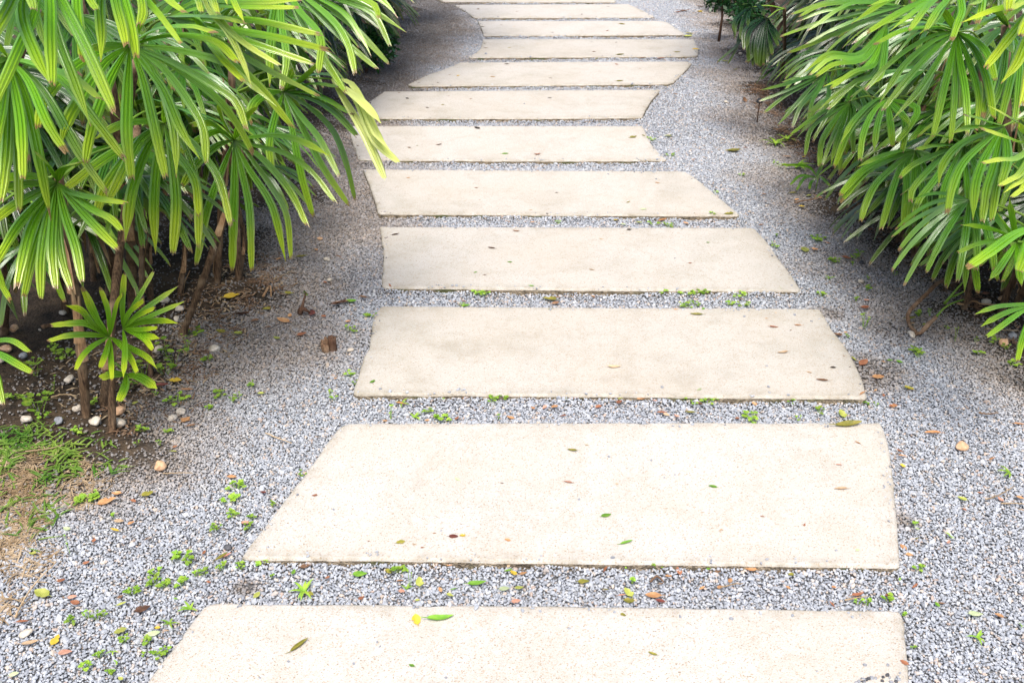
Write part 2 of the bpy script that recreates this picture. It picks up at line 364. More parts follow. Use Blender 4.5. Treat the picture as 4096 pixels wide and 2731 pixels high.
for i, pl in enumerate(SLABS):
    w = [np.array(gnd(x, y, ZT)[:2]) for x, y in pl]
    # resample with a little roughness on the edge
    pts = []
    for a, b in zip(w, w[1:]+w[:1]):
        n = max(1, int(np.linalg.norm(b-a)/.025))
        for k in range(n): pts.append(a+(b-a)*k/n)
    pts = np.array(pts); N = len(pts)
    tn = np.roll(pts, -1, 0)-np.roll(pts, 1, 0); tn /= np.linalg.norm(tn, axis=1)[:, None]+1e-9
    nrm = np.stack([tn[:, 1], -tn[:, 0]], 1)
    area = np.sum(pts[:, 0]*np.roll(pts[:, 1], -1)-np.roll(pts[:, 0], -1)*pts[:, 1])
    if area < 0: nrm = -nrm
    SLABW.append(pts.copy())
    rough = np.array([.0016*noise.noise(Vector((p[0]*25, p[1]*25, i*3.1)))+.0012*noise.noise(Vector((p[0]*90, p[1]*90, i*5.7))) for p in pts])
    chip = np.array([max(0, noise.noise(Vector((p[0]*14, p[1]*14, i*7.7)))-.38)*.020 for p in pts])
    e = pts+nrm*(rough-chip)[:, None]
    rings = [(e, -.035), (e, ZT-.007), (e-nrm*.003, ZT-.0022), (e-nrm*.008, ZT)]
    V, Fc, fm = [], [], []
    for ri, (q, z) in enumerate(rings):
        for p in q: V.append((p[0], p[1], z+(random.uniform(-.0012, .0008) if ri in (1, 2) else 0)))
    for r_ in range(3):
        for k in range(N):
            k2 = (k+1) % N; f = (r_*N+k, r_*N+k2, (r_+1)*N+k2, (r_+1)*N+k)
            Fc.append(f if area > 0 else f[::-1]); fm.append(1 if r_ == 0 else 0)
    # walking face: constrained triangulation of the inner outline with inner points
    q3 = rings[3][0]; gx = np.arange(q3[:, 0].min(), q3[:, 0].max(), .03); gy = np.arange(q3[:, 1].min(), q3[:, 1].max(), .03)
    GX, GY = np.meshgrid(gx, gy); GX = (GX+rng.uniform(-.008, .008, GX.shape)).ravel(); GY = (GY+rng.uniform(-.008, .008, GY.shape)).ravel()
    okp = inside(q3, GX, GY); GX, GY = GX[okp], GY[okp]
    dq = np.sqrt(((GX[:, None]-q3[None, :, 0])**2+(GY[:, None]-q3[None, :, 1])**2).min(1)); okp = dq > .014
    ip = np.c_[GX[okp], GY[okp]]
    tv, _, tf, ov, _, _ = delaunay_2d_cdt([Vector((float(x_), float(y_))) for x_, y_ in np.r_[q3, ip]], [(k, (k+1) % N) for k in range(N)], [], 1, 1e-6)
    ca = [1]*(3*N)+[.75]*N; b0 = len(V)
    for v_, o_ in zip(tv, ov):
        d_ = float(np.sqrt(((q3-np.array([v_.x, v_.y]))**2).sum(1).min())); bd = d_ < .002
        V.append((v_.x, v_.y, ZT+(0 if bd else .0006*noise.noise(Vector((v_.x*7, v_.y*7, i))))))
        ca.append(.75 if bd else max(0, .7*(1-d_/.035)))
    for f_ in tf:
        a_, b_, c_ = [tv[k] for k in f_[:3]]
        cw = (b_.x-a_.x)*(c_.y-a_.y)-(b_.y-a_.y)*(c_.x-a_.x) < 0
        Fc.append(tuple(b0+k for k in (f_[::-1] if cw else f_))); fm.append(0)
    o = mesh_obj('stepping_slab', V, Fc, mats=[M['slab'], M['side']], fmat=fm, smooth=False, colattr=[(c_, c_, c_, 1) for c_ in ca])
    o['dirt_shade'] = DIRT_SHADE[i]
    tag(o, 'cream ' + SHAPE[i], 'paving slab', 'cream stepping slabs of the winding path')

SLABL = [np.array([p for p in s[::4]]) for s in SLABW]

# ------------------------------------------------------------------ gravel stones (uncountable)
def build_gravel():
    PX, PY = [], []
    for y0, y1, sp in ((.8, 3.2, .0060), (3.2, 5.2, .0069), (5.2, 10.6, .0088)):
        ys = np.arange(y0, y1, sp); xs = np.arange(-3.2, 3.2, sp)
        X, Y = np.meshgrid(xs, ys); X = X+rng.uniform(-.5, .5, X.shape)*sp; Y = Y+rng.uniform(-.5, .5, X.shape)*sp
        X = X.ravel(); Y = Y.ravel()
        Zc = Y*math.cos(TH)+CAMH*math.sin(TH)
        k = (np.abs(X) < .5143*Zc+.95) & (X > interp(LSOIL, Y)-.55) & (X < interp(RSOIL, Y)+.55)
        PX.append(X[k]); PY.append(Y[k])
    X = np.concatenate(PX); Y = np.concatenate(PY)
    ins = np.zeros(X.shape, bool)
    for s in SLABL:
        bb = (X > s[:, 0].min()-.01) & (X < s[:, 0].max()+.01) & (Y > s[:, 1].min()-.01) & (Y < s[:, 1].max()+.01)
        idx = np.where(bb)[0]; ins[idx] |= inside(s, X[idx], Y[idx])
    near = np.full(X.shape, 1.0)
    for s in SLABW:
        idx = np.where((X > s[:, 0].min()-.05) & (X < s[:, 0].max()+.05) & (Y > s[:, 1].min()-.05) & (Y < s[:, 1].max()+.05))[0]
        for ch in np.array_split(idx, max(1, len(idx)//4000)):
            if len(ch): near[ch] = np.minimum(near[ch], np.sqrt(((X[ch, None]-s[None, :, 0])**2+(Y[ch, None]-s[None, :, 1])**2).min(1)))
    ed = .5+.5*np.sin(X*9+Y*4)*np.sin(X*23-Y*17)
    keep = ~ins | (ins & (near < .028) & (rng.uniform(size=X.shape) < .02+.07*(ed > .8)))
    X, Y, near, ins = X[keep], Y[keep], near[keep], ins[keep]
    s, b = soil_brown(X, Y)
    pr = 1-.90*s
    k = rng.uniform(size=X.shape) < pr
    X, Y, s, b, near, ins = X[k], Y[k], s[k], b[k], near[k], ins[k]
    n = len(X)
    big = rng.lognormal(0, .27, n)
    far = np.interp(Y, [1.2, 3.2, 5.2, 10], [1, 1.05, 1.2, 1.4])
    rad = .0030*big*far
    Z = gz(X, Y)+rad*.25+rng.uniform(-.0015, .0026, n)*(1-.5*s)
    bank = sstep(.05, .005, near)*(.5+.5*np.sin(X*13+Y*7)*np.sin(X*31-Y*11))
    Z = np.where(ins, ZT+rad*.4, Z+bank*.011)
    # colours: blue grey mix with pale, slate, tan and brown stones
    pal = np.array([(.30, .335, .39), (.38, .415, .47), (.45, .48, .525), (.25, .28, .335), (.15, .17, .21), (.56, .57, .585), (.46, .39, .33), (.38, .26, .18), (.56, .44, .33)])
    w = np.array([.25, .27, .15, .15, .05, .035, .055, .025, .025]); w /= w.sum()
    pal = (pal*.78+.22*pal[:6].mean(0))*np.array([.96, .935, .90])
    c = pal[rng.choice(len(pal), n, p=w)]*rng.normal(1, .10, n)[:, None].clip(.7, 1.3)
    shd = sstep(5.0, 6.4, Y)*sstep(.30, -.45, X-interp(LBRN, Y))  # upper-left shade, darkened into the stone colour along with the brown dust
    dust_shade = np.array([.235, .175, .12])*(1-.70*shd)[:, None]
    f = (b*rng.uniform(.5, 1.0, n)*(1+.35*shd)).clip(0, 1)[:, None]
    c = c*(1-f)+dust_shade*f*(.55+1.1*c.mean(1)[:, None]); c = c*(1-.45*s[:, None])
    me = bpy.data.meshes.new('gravel'); me.vertices.add(n)
    me.vertices.foreach_set('co', np.stack([X, Y, Z], 1).astype(np.float32).ravel())
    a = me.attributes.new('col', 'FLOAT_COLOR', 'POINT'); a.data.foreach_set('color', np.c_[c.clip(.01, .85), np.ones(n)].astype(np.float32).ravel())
    a = me.attributes.new('rot', 'FLOAT_VECTOR', 'POINT'); a.data.foreach_set('vector', np.stack([rng.normal(0, .45, n), rng.normal(0, .45, n), rng.uniform(0, 6.28, n)], 1).astype(np.float32).ravel())
    a = me.attributes.new('scl', 'FLOAT_VECTOR', 'POINT'); a.data.foreach_set('vector', np.stack([rad*rng.uniform(1.0, 1.55, n), rad*rng.uniform(.8, 1.1, n), rad*rng.uniform(.5, .8, n)], 1).astype(np.float32).ravel())
    o = bpy.data.objects.new('gravel', me); COL.objects.link(o); me.materials.append(M['gravel'])
    tag(o, 'loose grey and white pea gravel covering the ground around the slabs', 'gravel', kind='stuff')
    g = bpy.data.node_groups.new('scatter', 'GeometryNodeTree')
    g.interface.new_socket('Geometry', in_out='INPUT', socket_type='NodeSocketGeometry'); g.interface.new_socket('Geometry', in_out='OUTPUT', socket_type='NodeSocketGeometry')
    N_ = g.nodes; gi = N_.new('NodeGroupInput'); go = N_.new('NodeGroupOutput'); L = g.links.new
    join = N_.new('GeometryNodeJoinGeometry')
    for sd in range(7):
        ic = N_.new('GeometryNodeMeshIcoSphere'); ic.inputs['Radius'].default_value = 1; ic.inputs['Subdivisions'].default_value = 1 if sd < 5 else 2
        sp = N_.new('GeometryNodeSetPosition'); nz = N_.new('ShaderNodeTexNoise'); nz.noise_dimensions = '4D'
        nz.inputs['W'].default_value = sd*3.7; nz.inputs['Scale'].default_value = .9; nz.inputs['Detail'].default_value = 1
        sub = N_.new('ShaderNodeVectorMath'); sub.operation = 'SUBTRACT'; sub.inputs[1].default_value = (.5, .5, .5); L(nz.outputs['Color'], sub.inputs[0])
        sc = N_.new('ShaderNodeVectorMath'); sc.operation = 'SCALE'; sc.inputs['Scale'].default_value = 1.5; L(sub.outputs[0], sc.inputs[0])
        L(ic.outputs['Mesh'], sp.inputs['Geometry']); L(sc.outputs[0], sp.inputs['Offset'])
        sm = N_.new('GeometryNodeSetMaterial'); sm.inputs['Material'].default_value = M['gravel']; L(sp.outputs[0], sm.inputs[0])
        ss = N_.new('GeometryNodeSetShadeSmooth'); ss.inputs['Shade Smooth'].default_value = sd >= 5; L(sm.outputs[0], ss.inputs[0])
        ti = N_.new('GeometryNodeGeometryToInstance'); L(ss.outputs[0], ti.inputs[0]); L(ti.outputs[0], join.inputs[0])
    iop = N_.new('GeometryNodeInstanceOnPoints'); iop.inputs['Pick Instance'].default_value = True
    L(gi.outputs[0], iop.inputs['Points']); L(join.outputs[0], iop.inputs['Instance'])
    for nm, sk in (('rot', 'Rotation'), ('scl', 'Scale')):
        na = N_.new('GeometryNodeInputNamedAttribute'); na.data_type = 'FLOAT_VECTOR'; na.inputs['Name'].default_value = nm; L(na.outputs['Attribute'], iop.inputs[sk])
    ri = N_.new('FunctionNodeRandomValue'); ri.data_type = 'INT'; ri.inputs[4].default_value = 0; ri.inputs[5].default_value = 6
    L(ri.outputs[2], iop.inputs['Instance Index']); L(iop.outputs[0], go.inputs[0])
    o.modifiers.new('scatter', 'NODES').node_group = g
    print('gravel stones', n)
build_gravel()

# ------------------------------------------------------------------ palm fronds
WP = np.array([(0, .10), (.06, .34), (.15, .64), (.3, .90), (.5, 1), (.76, .99), (.88, .86), (.95, .70), (1, .48)])*np.array([1, .76])
US = [-1, -.62, -.3, 0, .3, .62, 1]; PH = [-.08, .20, -.13, .22, -.13, .20, -.08]
def leaflet(V, Fc, UV, TT, pts, N, w, tint):
    n = len(pts); b = len(V); g = random.random(); tw = random.uniform(-.25, .25); L = sum((pts[i+1]-pts[i]).length for i in range(n-1))
    pin = random.uniform(.74, .86) if random.random() < .55 else 9
    cut = random.random() < .75
    for i, p in enumerate(pts):
        s = i/(n-1); t = (pts[min(i+1, n-1)]-pts[max(i-1, 0)]).normalized()
        nn = N-t*N.dot(t)
        if nn.length < .15: nn = Vector((0, 0, 1))-t*t.z
        nn.normalize(); sd = t.cross(nn); 
        a = tw*s; sd2 = sd*math.cos(a)+nn*math.sin(a); nn2 = nn*math.cos(a)-sd*math.sin(a)
        hw = w*.5*float(np.interp(s, WP[:, 0], WP[:, 1]))
        if abs(s-pin) < .05: hw *= .86
        if not cut and s > .8: hw *= max(.15, 1-(s-.8)/.2)
        fold = 1.0+.8*max(0, .3-s)/.3
        for u, h in zip(US, PH):
            q = p+sd2*(u*hw)+nn2*(h*hw*fold-.10*hw*u*u)
            if i == n-1 and cut: q = q+t*(L*.022*random.uniform(-1, 1))
            if abs(s-pin) < .05: q = q+nn2*random.uniform(-.08, .08)*hw
            V.append(q); UV.append(((u+1)/2, s)); TT.append((tint[0], g, tint[1], 1))
    m = len(US)
    for i in range(n-1):
        for k in range(m-1): Fc.append((b+i*m+k, b+i*m+k+1, b+(i+1)*m+k+1, b+(i+1)*m+k))
FR = []     # frond bookkeeping
def frond_obj(V, Fc, UV, TT, palm, hub, crown, pet=True, rp=.0035):
    inv = palm.location
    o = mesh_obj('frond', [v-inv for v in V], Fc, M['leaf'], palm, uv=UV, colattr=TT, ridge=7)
    if pet:
        mid = (hub+crown)*.5+Vector((0, 0, .06*(hub-crown).length))
        q = cr([crown, mid, hub], 9); 
        V2, F2 = tube([Vector(x)-inv for x in q], [rp*1.25-rp*.4*i/8 for i in range(9)], 6)
        mesh_obj('petiole', V2, F2, M['petiole'], o)
    return o
def frond_traced(palm, hub, Z, crown, leaves, w=.036, L=.40, tint=(.25, 0), out=None, pet=True):
    """hub: photo pixel, leaves: list of photo pixel paths to each leaflet tip"""
    H = at(*hub, Z); V, Fc, UV, TT = [], [], [], []
    N = (out if out else Vector((.45, -.55, .75))).normalized()
    for lf in leaves:
        tn = (tint[0]*.5, tint[1]) if hub[0] > 2300 and tint[0] < .6 else tint
        if isinstance(lf, dict): tn = lf['t']; lf = lf['p']
        path = cr([hub]+list(lf), 15)
        tip = lf[-1]; d = ray(*tip)
        # tip: the point of the tip's sight line one leaflet length from the hub, on the near (drooping) side
        a = d.dot(d); q = C0-H; bb = 2*d.dot(q); cc = q.dot(q)-(L*.96)**2; disc = bb*bb-4*a*cc
        Zt = (-bb-math.sqrt(disc))/(2*a) if disc > 0 else -bb/(2*a)
        dz = max(-.62*L, min(.3*L, Zt-Z))
        bulge = .06*L
        pts = []
        for i, (x, y) in enumerate(path):
            s = i/14; pts.append(at(x, y, Z+dz*s**1.15-bulge*math.sin(math.pi*s)))
        leaflet(V, Fc, UV, TT, pts, N, w*(.85 if hub[0] > 2300 else .95)*random.uniform(.88, 1.1), tn)
    return frond_obj(V, Fc, UV, TT, palm, H, crown, pet)
def frond_free(palm, hub, az, crown, n=11, L=.36, w=.032, elev=-.25, spread=2.0, droop=.45, tint=(.2, .2), pet=True):
    a = Vector((math.cos(az)*math.cos(elev), math.sin(az)*math.cos(elev), math.sin(elev)))
    s = Vector((-math.sin(az), math.cos(az), 0)); N = s.cross(a)
    if N.z < 0: N = -N
    V, Fc, UV, TT = [], [], [], []
    for i in range(n):
        ph = spread*(i/(n-1)*2-1)*.5*1.0+random.uniform(-.06, .06)
        d = (a*math.cos(ph)+s*math.sin(ph)+N*random.uniform(-.05, .15)).normalized()
        Ln = L*random.uniform(.85, 1.1)*(1-.22*abs(ph)/max(spread*.5, .1)); dr = droop*random.uniform(.75, 1.25)
        p = hub.copy(); pts = [p.copy()]; st = Ln/12
        for k in range(12):
            t = (k+.5)/12; dd = (d+Vector((0, 0, -1))*dr*(t**1.4)*2.1).normalized(); p = p+dd*st; pts.append(p.copy())
        leaflet(V, Fc, UV, TT, pts, N, w*random.uniform(.85, 1.1), (tint[0]*random.uniform(.6, 1.3), tint[1]))
    return frond_obj(V, Fc, UV, TT, palm, hub, crown, pet)
def cane(palm, base, top, r=.014, mat='bark', strips=2):
    inv = palm.location; n = 26
    mid = (base+top)*.5+Vector((random.uniform(-.02, .02), random.uniform(-.02, .02), 0))
    q = cr([base-Vector((0, 0, .02)), mid, top], n); rad = []
    for i in range(n): rad.append(r*.84*(1.12 if i < 2 else 1)*(1.0+.10*((i % 4) == 0))*random.uniform(.92, 1.08)*(1-.15*i/n))
    V, Fc = tube([Vector(x)-inv for x in q], rad, 10, wob=.07)
    mesh_obj('stem', V, Fc, M['bark'], palm)
    for k in range(strips):
        i0 = random.randint(2, n-10); a = random.uniform(0, 6.28); ln = random.randint(5, 9); V2, F2 = [], []
        for j in range(ln):
            p = Vector(q[min(i0+j, n-1)])-inv; t = j/(ln-1); o_ = Vector((math.cos(a), math.sin(a), 0)); sd = Vector((-math.sin(a), math.cos(a), 0))
            off = r*1.15+max(0, t-.5)*r*2.2; hw = r*(1-t*.85)*.9
            for u in (-1, 0, 1): V2.append(p+o_*(off-(abs(u)*.25*r))+sd*(u*hw))
        for j in range(ln-1):
            for u in (0, 1): F2.append((j*3+u, j*3+u+1, j*3+u+4, j*3+u+3))
        mesh_obj('leaf_sheath', V2, F2, M['sheath'], palm)
def palm(base, label, group):
    e = empty('lady_palm', base); tag(e, label, 'palm', group); return e
GL, GR, GB = 'lady palms of the left hedge', 'lady palms of the right hedge', 'dark palms at the far end of the path'

OUTL = Vector((.45, -.45, .80)); OUTR = Vector((-.45, -.45, .80))
def T(c, *paths): return [[px(c, x, y) for x, y in p] for p in paths]
DK = lambda path, t: {'p': path, 't': t}

# ---- left hedge, traced fronds
def crown_of(hub, Z, dx, dy, dz): h = at(*hub, Z); return h+Vector((dx, dy, dz))
def G0(c, x, y): p = gnd(*px(c, x, y), .008); return p

# palm with the lowest big fan
b = G0('C', 590, 1500); hub = px('A', 395, 1255); p1 = palm(b, 'front palm with hairy grey cane whose low fan spreads over the bare soil', GL)
cr1 = crown_of(hub, 2.5, -.05, .12, -.02); cane(p1, b, cr1, .0165, strips=3)
frond_traced(p1, hub, 2.5, cr1, T('C', [(100, 30), (-50, 150)], [(150, 140), (30, 330), (-60, 480)], [(230, 150), (165, 380), (118, 605)], [(300, 150), (230, 380), (165, 670)], [(330, 120), (285, 400), (282, 668)],
    [(372, 120), (362, 350), (385, 606)], [(450, 100), (525, 330), (568, 572)], [(400, 200), (430, 420), (490, 612)], [(560, 70), (700, 220), (812, 335)], [(640, 60), (760, 120), (842, 208)], [(480, -60), (700, -10), (870, 20)], [(150, -110), (-80, -60)], [(230, -170), (60, -160), (-60, -130)], [(430, -220), (560, -260)], [(330, -250), (240, -330)]), .036, .31, (.36, 0), OUTL)
frond_free(p1, cr1+Vector((-.20, -.05, -.10)), R(215), cr1, 9, .28, .03, -.3, 2.2, .6, (.3, .1))
# palm at the left border, big fan
b = G0('C', 20, 920); hub = px('A', 52, 398); p2 = palm(b, 'palm at the left border with long narrow yellow tipped leaflets hanging from its fan', GL)
cr2 = crown_of(hub, 2.35, -.15, .25, -.08); cane(p2, b, cr2, .015)
frond_traced(p2, hub, 2.35, cr2, T('A', [(55, 700), (45, 1050), (5, 1385)], [(100, 700), (125, 1100), (133, 1462)], [(170, 650), (270, 1080), (352, 1520)], [(140, 800), (160, 1230)], [(300, 620), (540, 1040), (742, 1332)],
    [(400, 520), (650, 820), (862, 1100)], [(200, 560), (330, 850), (460, 1055)], [(20, 700), (-60, 1100)], [(-60, 560), (-180, 900)], [(-40, 420), (-200, 480)], [(-30, 280), (-140, 180)], [(260, 440), (520, 540), (700, 690)]), .036, .40, (.34, 0), OUTL)
# fan above the frame edge over it
b2 = b+Vector((-.10, -.25, 0)); p3 = palm(b2, 'tall palm whose leaflets drop into the upper left corner from above the frame', GL)
hub = (150, -190); cr3 = crown_of(hub, 2.15, -.15, .3, -.12); cane(p3, b2, cr3, .015)
frond_traced(p3, hub, 2.15, cr3, T('A', [(240, 60), (120, 350), (-60, 760)], [(200, -120), (235, 70)], [(390, 220), (500, 520), (627, 872)], [(460, 60), (610, 360), (787, 762)], [(120, -100), (60, 40), (-80, 290)], [(60, -160), (-60, 60)],
    [(340, -60), (350, 260), (360, 580)], [(150, 60), (250, 380), (360, 600)]), .036, .42, (.22, .04), OUTL)
# main big fan
b = G0('C', 910, 745); hub = px('A', 895, 312); p4 = palm(b, 'palm with the broadest bright fan, crimped leaflet ends, near the left edge', GL)
cr4 = crown_of(hub, 2.55, -.22, .38, -.18); cane(p4, b, cr4, .02, strips=3)
frond_traced(p4, hub, 2.55, cr4, T('A', [(700, 345), (480, 480), (300, 700), (262, 885)], [(720, 430), (560, 660), (455, 850), (413, 1022)], [(770, 520), (660, 800), (618, 950), (588, 1122)], [(880, 600), (872, 900), (888, 1080), (905, 1235)],
    [(980, 520), (1060, 850), (1100, 1040), (1142, 1225)], [(1060, 480), (1180, 800), (1212, 1000), (1215, 1225)], [(1130, 470), (1330, 740), (1405, 900), (1422, 1120)], [(1180, 420), (1480, 590), (1630, 700), (1700, 890)], [(1150, 420), (1480, 660), (1640, 860), (1745, 1055)],
    [(1220, 340), (1560, 430), (1760, 560), (2020, 880)], [(1180, 240), (1480, 280), (1640, 430)], [(1080, 200), (1320, 180), (1500, 230)], [(980, 420), (1130, 620), (1250, 900), (1380, 1100)], [(760, 310), (600, 340)], [(930, 180), (1000, 80)]), .040, .41, (.33, 0), OUTL)
hub = (430, -215); cr4b = crown_of(hub, 2.3, -.25, .35, -.1)
frond_traced(p4, hub, 2.3, cr4b, T('A', [(800, 0), (845, 180), (872, 318)], [(870, 30), (915, 220), (942, 395)], [(1000, -20), (1110, 110), (1243, 292)], [(620, -60), (668, 70)], [(690, 0), (700, 240), (695, 430)], [(930, -120), (985, 60), (960, 180)], [(540, -100), (560, 300), (575, 430)], [(1060, -160), (1150, -20), (1272, 85)]), .033, .40, (.28, .02), OUTL)
# fan pointing right in the upper middle
b = G0('C', 740, 640); hub = (668, 68); p5 = palm(b, 'palm with a fan of long stiff leaflets, brown ends, pointing right', GL)
cr5 = crown_of(hub, 2.62, -.25, .4, -.2); cane(p5, b, cr5, .017, strips=3)
frond_traced(p5, hub, 2.62, cr5, T('B', [(60, 130), (400, 140), (838, 238)], [(80, 180), (500, 250), (895, 345)], [(60, 200), (330, 280), (775, 435)], [(60, 40), (350, 45), (682, 52)], [(0, 0), (300, 10), (705, 5)], [(60, 240), (380, 430), (818, 660)], [(20, 250), (220, 460), (530, 735)], [(30, 110), (210, 130), (310, 165)], [(-30, 120), (100, 330), (300, 560)]), .038, .44, (.42, 0), OUTL)
hub = (800, -90); cr5b = crown_of(hub, 2.5, -.2, .4, -.1)
frond_traced(p5, hub, 2.5, cr5b, [DK(q, (.95, 0)) for q in T('A', [(1430, 50), (1570, 220), (1665, 400), (1735, 602)])] + [DK(q, (.9, 0)) for q in T('B', [(150, 140), (300, 290), (548, 448)])] + T('B', [(-20, -60), (10, 85)], [(150, -60), (190, 40)], [(60, -100), (125, 95)], [(180, -80), (310, 165)]), .026, .36, (.55, 0), OUTL)
# mid fan behind the main one
b = G0('C', 700, 1430); hub = px('A', 1130, 850); p6 = palm(b, 'palm behind the broadest fan, its own fan hanging straight down with lime ends', GL)
cr6 = crown_of(hub, 2.8, -.15, .2, -.06); cane(p6, b+Vector((0, 0, .0)), cr6, .016, strips=2)
frond_traced(p6, hub, 2.8, cr6, T('J', [(200, 420), (60, 820), (0, 1280)], [(300, 450), (260, 900), (275, 1385)], [(410, 450), (460, 900), (430, 1375)], [(530, 400), (650, 800), (660, 1320)], [(560, 330), (800, 620), (890, 850), (950, 1130)], [(170, 320), (60, 480), (-150, 900)], [(430, 420), (620, 700), (660, 1040)]) +
    T('A', [(960, 960), (720, 1090), (440, 1305)], [(900, 1050), (720, 1300), (662, 1490)], [(1000, 830), (820, 860), (650, 960)], [(1150, 760), (1130, 700)]), .038, .385, (.55, 0), OUTL)
# leaning cane
b = G0('C', 1240, 925); hub = px('B', 235, 965); p7 = palm(b, 'palm on a cane leaning right, its fan hanging over the gravel beside the sixth slab', GL)
cr7 = crown_of(hub, 3.0, -.02, .2, -.08); cane(p7, b, cr7, .015, strips=2)
frond_traced(p7, hub, 3.0, cr7, T('B', [(420, 1080), (620, 1310), (742, 1560)], [(420, 1010), (600, 1060), (780, 1190), (935, 1395)], [(330, 1150), (500, 1420), (592, 1805)], [(290, 1180), (345, 1450), (358, 1862)], [(240, 1200), (232, 1500), (222, 1858)], [(150, 1180), (50, 1450), (-28, 1830)],
    [(380, 940), (560, 930), (735, 985), (900, 1080)], [(100, 860), (40, 845), (-60, 860)], [(120, 900), (-60, 990), (-150, 1060)], [(330, 1060), (490, 1280), (600, 1480), (630, 1780)], [(300, 820), (380, 740)], [(150, 800), (130, 700)], [(120, 1000), (-20, 1120), (-120, 1280)]), .036, .40, (.38, .03), OUTL)
# dark fan with the pale yellow leaflets
b = G0('C', 1490, 570); hub = px('B', 575, 630); p8 = palm(b, 'palm with one fan of pale yellow leaflets reaching over the left end of the slabs', GL)
cr8 = crown_of(hub, 3.3, -.22, .15, -.05); cane(p8, b, cr8, .016, strips=2)
frond_traced(p8, hub, 3.3, cr8, [DK(q, (.02, .45)) for q in T('B', [(800, 690), (950, 790), (1085, 938)], [(760, 740), (920, 900), (1010, 1120), (1072, 1382)], [(760, 520), (920, 520), (1000, 600)], [(780, 575), (960, 600)], [(800, 650), (1060, 790)])] +
    T('B', [(720, 900), (850, 1150), (1030, 1415)], [(640, 900), (700, 1200), (782, 1495)], [(700, 800), (830, 960), (960, 1215)], [(520, 800), (480, 1000), (500, 1180)], [(480, 640), (380, 700), (330, 820)], [(600, 540), (640, 470)], [(680, 560), (820, 430)]), .040, .42, (.25, .15), OUTL)
hub = px('B', 905, 545)
frond_traced(p8, hub, 3.1, cr8, T('B', [(1040, 570), (1130, 720), (1220, 920), (1312, 1040)], [(1080, 680), (1200, 950), (1366, 1116)], [(1060, 650), (1160, 740), (1247, 850)], [(1000, 690), (1110, 870), (1180, 1010), (1275, 1232)]), .050, .40, (1.25, 0), OUTL)
# top middle fan
b = G0('H', 120, 490); hub = (1140, -75); p9 = palm(b, 'palm whose glossy leaflets slant across the dark gap at the top of the left hedge', GL)
cr9 = crown_of(hub, 3.0, -.25, .25, -.15); cane(p9, b, cr9, .014, strips=1)
frond_traced(p9, hub, 3.0, cr9, T('B', [(900, 50), (1080, 200), (1295, 430)], [(800, 80), (1000, 280), (1232, 482)], [(700, 150), (850, 390), (1010, 645)], [(1000, -20), (1180, 60), (1425, 226)], [(1180, -30), (1290, 30), (1365, 128)], [(1000, 10), (1200, 100), (1310, 315)], [(960, 60), (1100, 230), (1180, 388)], [(900, 120), (1020, 300), (1070, 508)], [(1300, -80), (1476, 22)], [(680, 60), (830, 250), (820, 500)], [(520, 60), (490, 300), (480, 600)], [(560, 100), (600, 400), (560, 620)], [(1150, 0), (1235, 125)]), .038, .42, (.22, .05), OUTL)

# ---- young palm in front
b = gnd(444, 1738, .01); pY = palm(b, 'small young palm with upright bright green leaves at the edge of the bare soil', GL)
cY = at(*px('C', 800, 960), 2.78); V_, F_ = tube([Vector(q)-pY.location for q in cr([b-Vector((0, 0, .02)), at(*px('C', 775, 1250), 2.83), cY], 12)], [.011, .012, .012, .011, .011, .010, .008, .007, .006, .006, .005, .005], 8, wob=.1)
mesh_obj('stem', V_, F_, M['bark'], pY)
frond_traced(pY, px('C', 755, 940), 2.78, cY, T('C', [(640, 860), (560, 760), (448, 725)], [(600, 850), (460, 850), (350, 862)], [(620, 925), (470, 930), (328, 970)], [(640, 780), (570, 610)], [(740, 760), (690, 605)], [(800, 720), (845, 640)], [(640, 1000), (560, 1080), (520, 1168)], [(730, 1040), (690, 1155)], [(760, 1060), (770, 1240)], [(840, 1010), (900, 1090), (945, 1190)], [(900, 1020), (1010, 1080), (1083, 1165)], [(690, 860), (620, 700), (560, 600)]), .026, .19, (.65, 0), Vector((0, -.7, .7)), False)
frond_traced(pY, px('C', 845, 885), 2.74, cY, T('C', [(840, 700), (856, 505)], [(900, 760), (970, 640), (1058, 490)], [(930, 800), (1080, 690), (1232, 590)], [(960, 830), (1120, 760), (1285, 692)], [(980, 840), (1120, 830), (1230, 850)], [(950, 890), (1085, 880)], [(940, 800), (1070, 740)], [(920, 910), (1000, 960), (1052, 1032)], [(960, 920), (1105, 955)], [(860, 1000), (850, 1225)], [(880, 780), (990, 690)]), .024, .19, (.65, 0), Vector((0, -.7, .7)), False)
frond_traced(pY, px('C', 870, 1197), 2.80, at(*px('C', 790, 1120), 2.80), T('C', [(780, 1195), (690, 1225)], [(860, 1280), (818, 1388)], [(970, 1220), (1085, 1300)]), .034, .13, (.6, 0), Vector((.2, -.6, .7)))
# right-bottom low leaves at left border
b = gnd(-120, 1500); pZ = palm(b, 'low seedling palm poking two leaves in from the left border above the turf', GL)
cZ = b+Vector((0, 0, .16)); cane(pZ, b, cZ, .008, strips=0)
frond_traced(pZ, (-110, 1380), 2.75, cZ, T('C', [(60, 960), (205, 1045)], [(0, 1060), (110, 1120), (225, 1188)], [(-40, 1180), (22, 1405)], [(-60, 480), (20, 600), (75, 700)]), .030, .24, (.25, 0), OUTL)

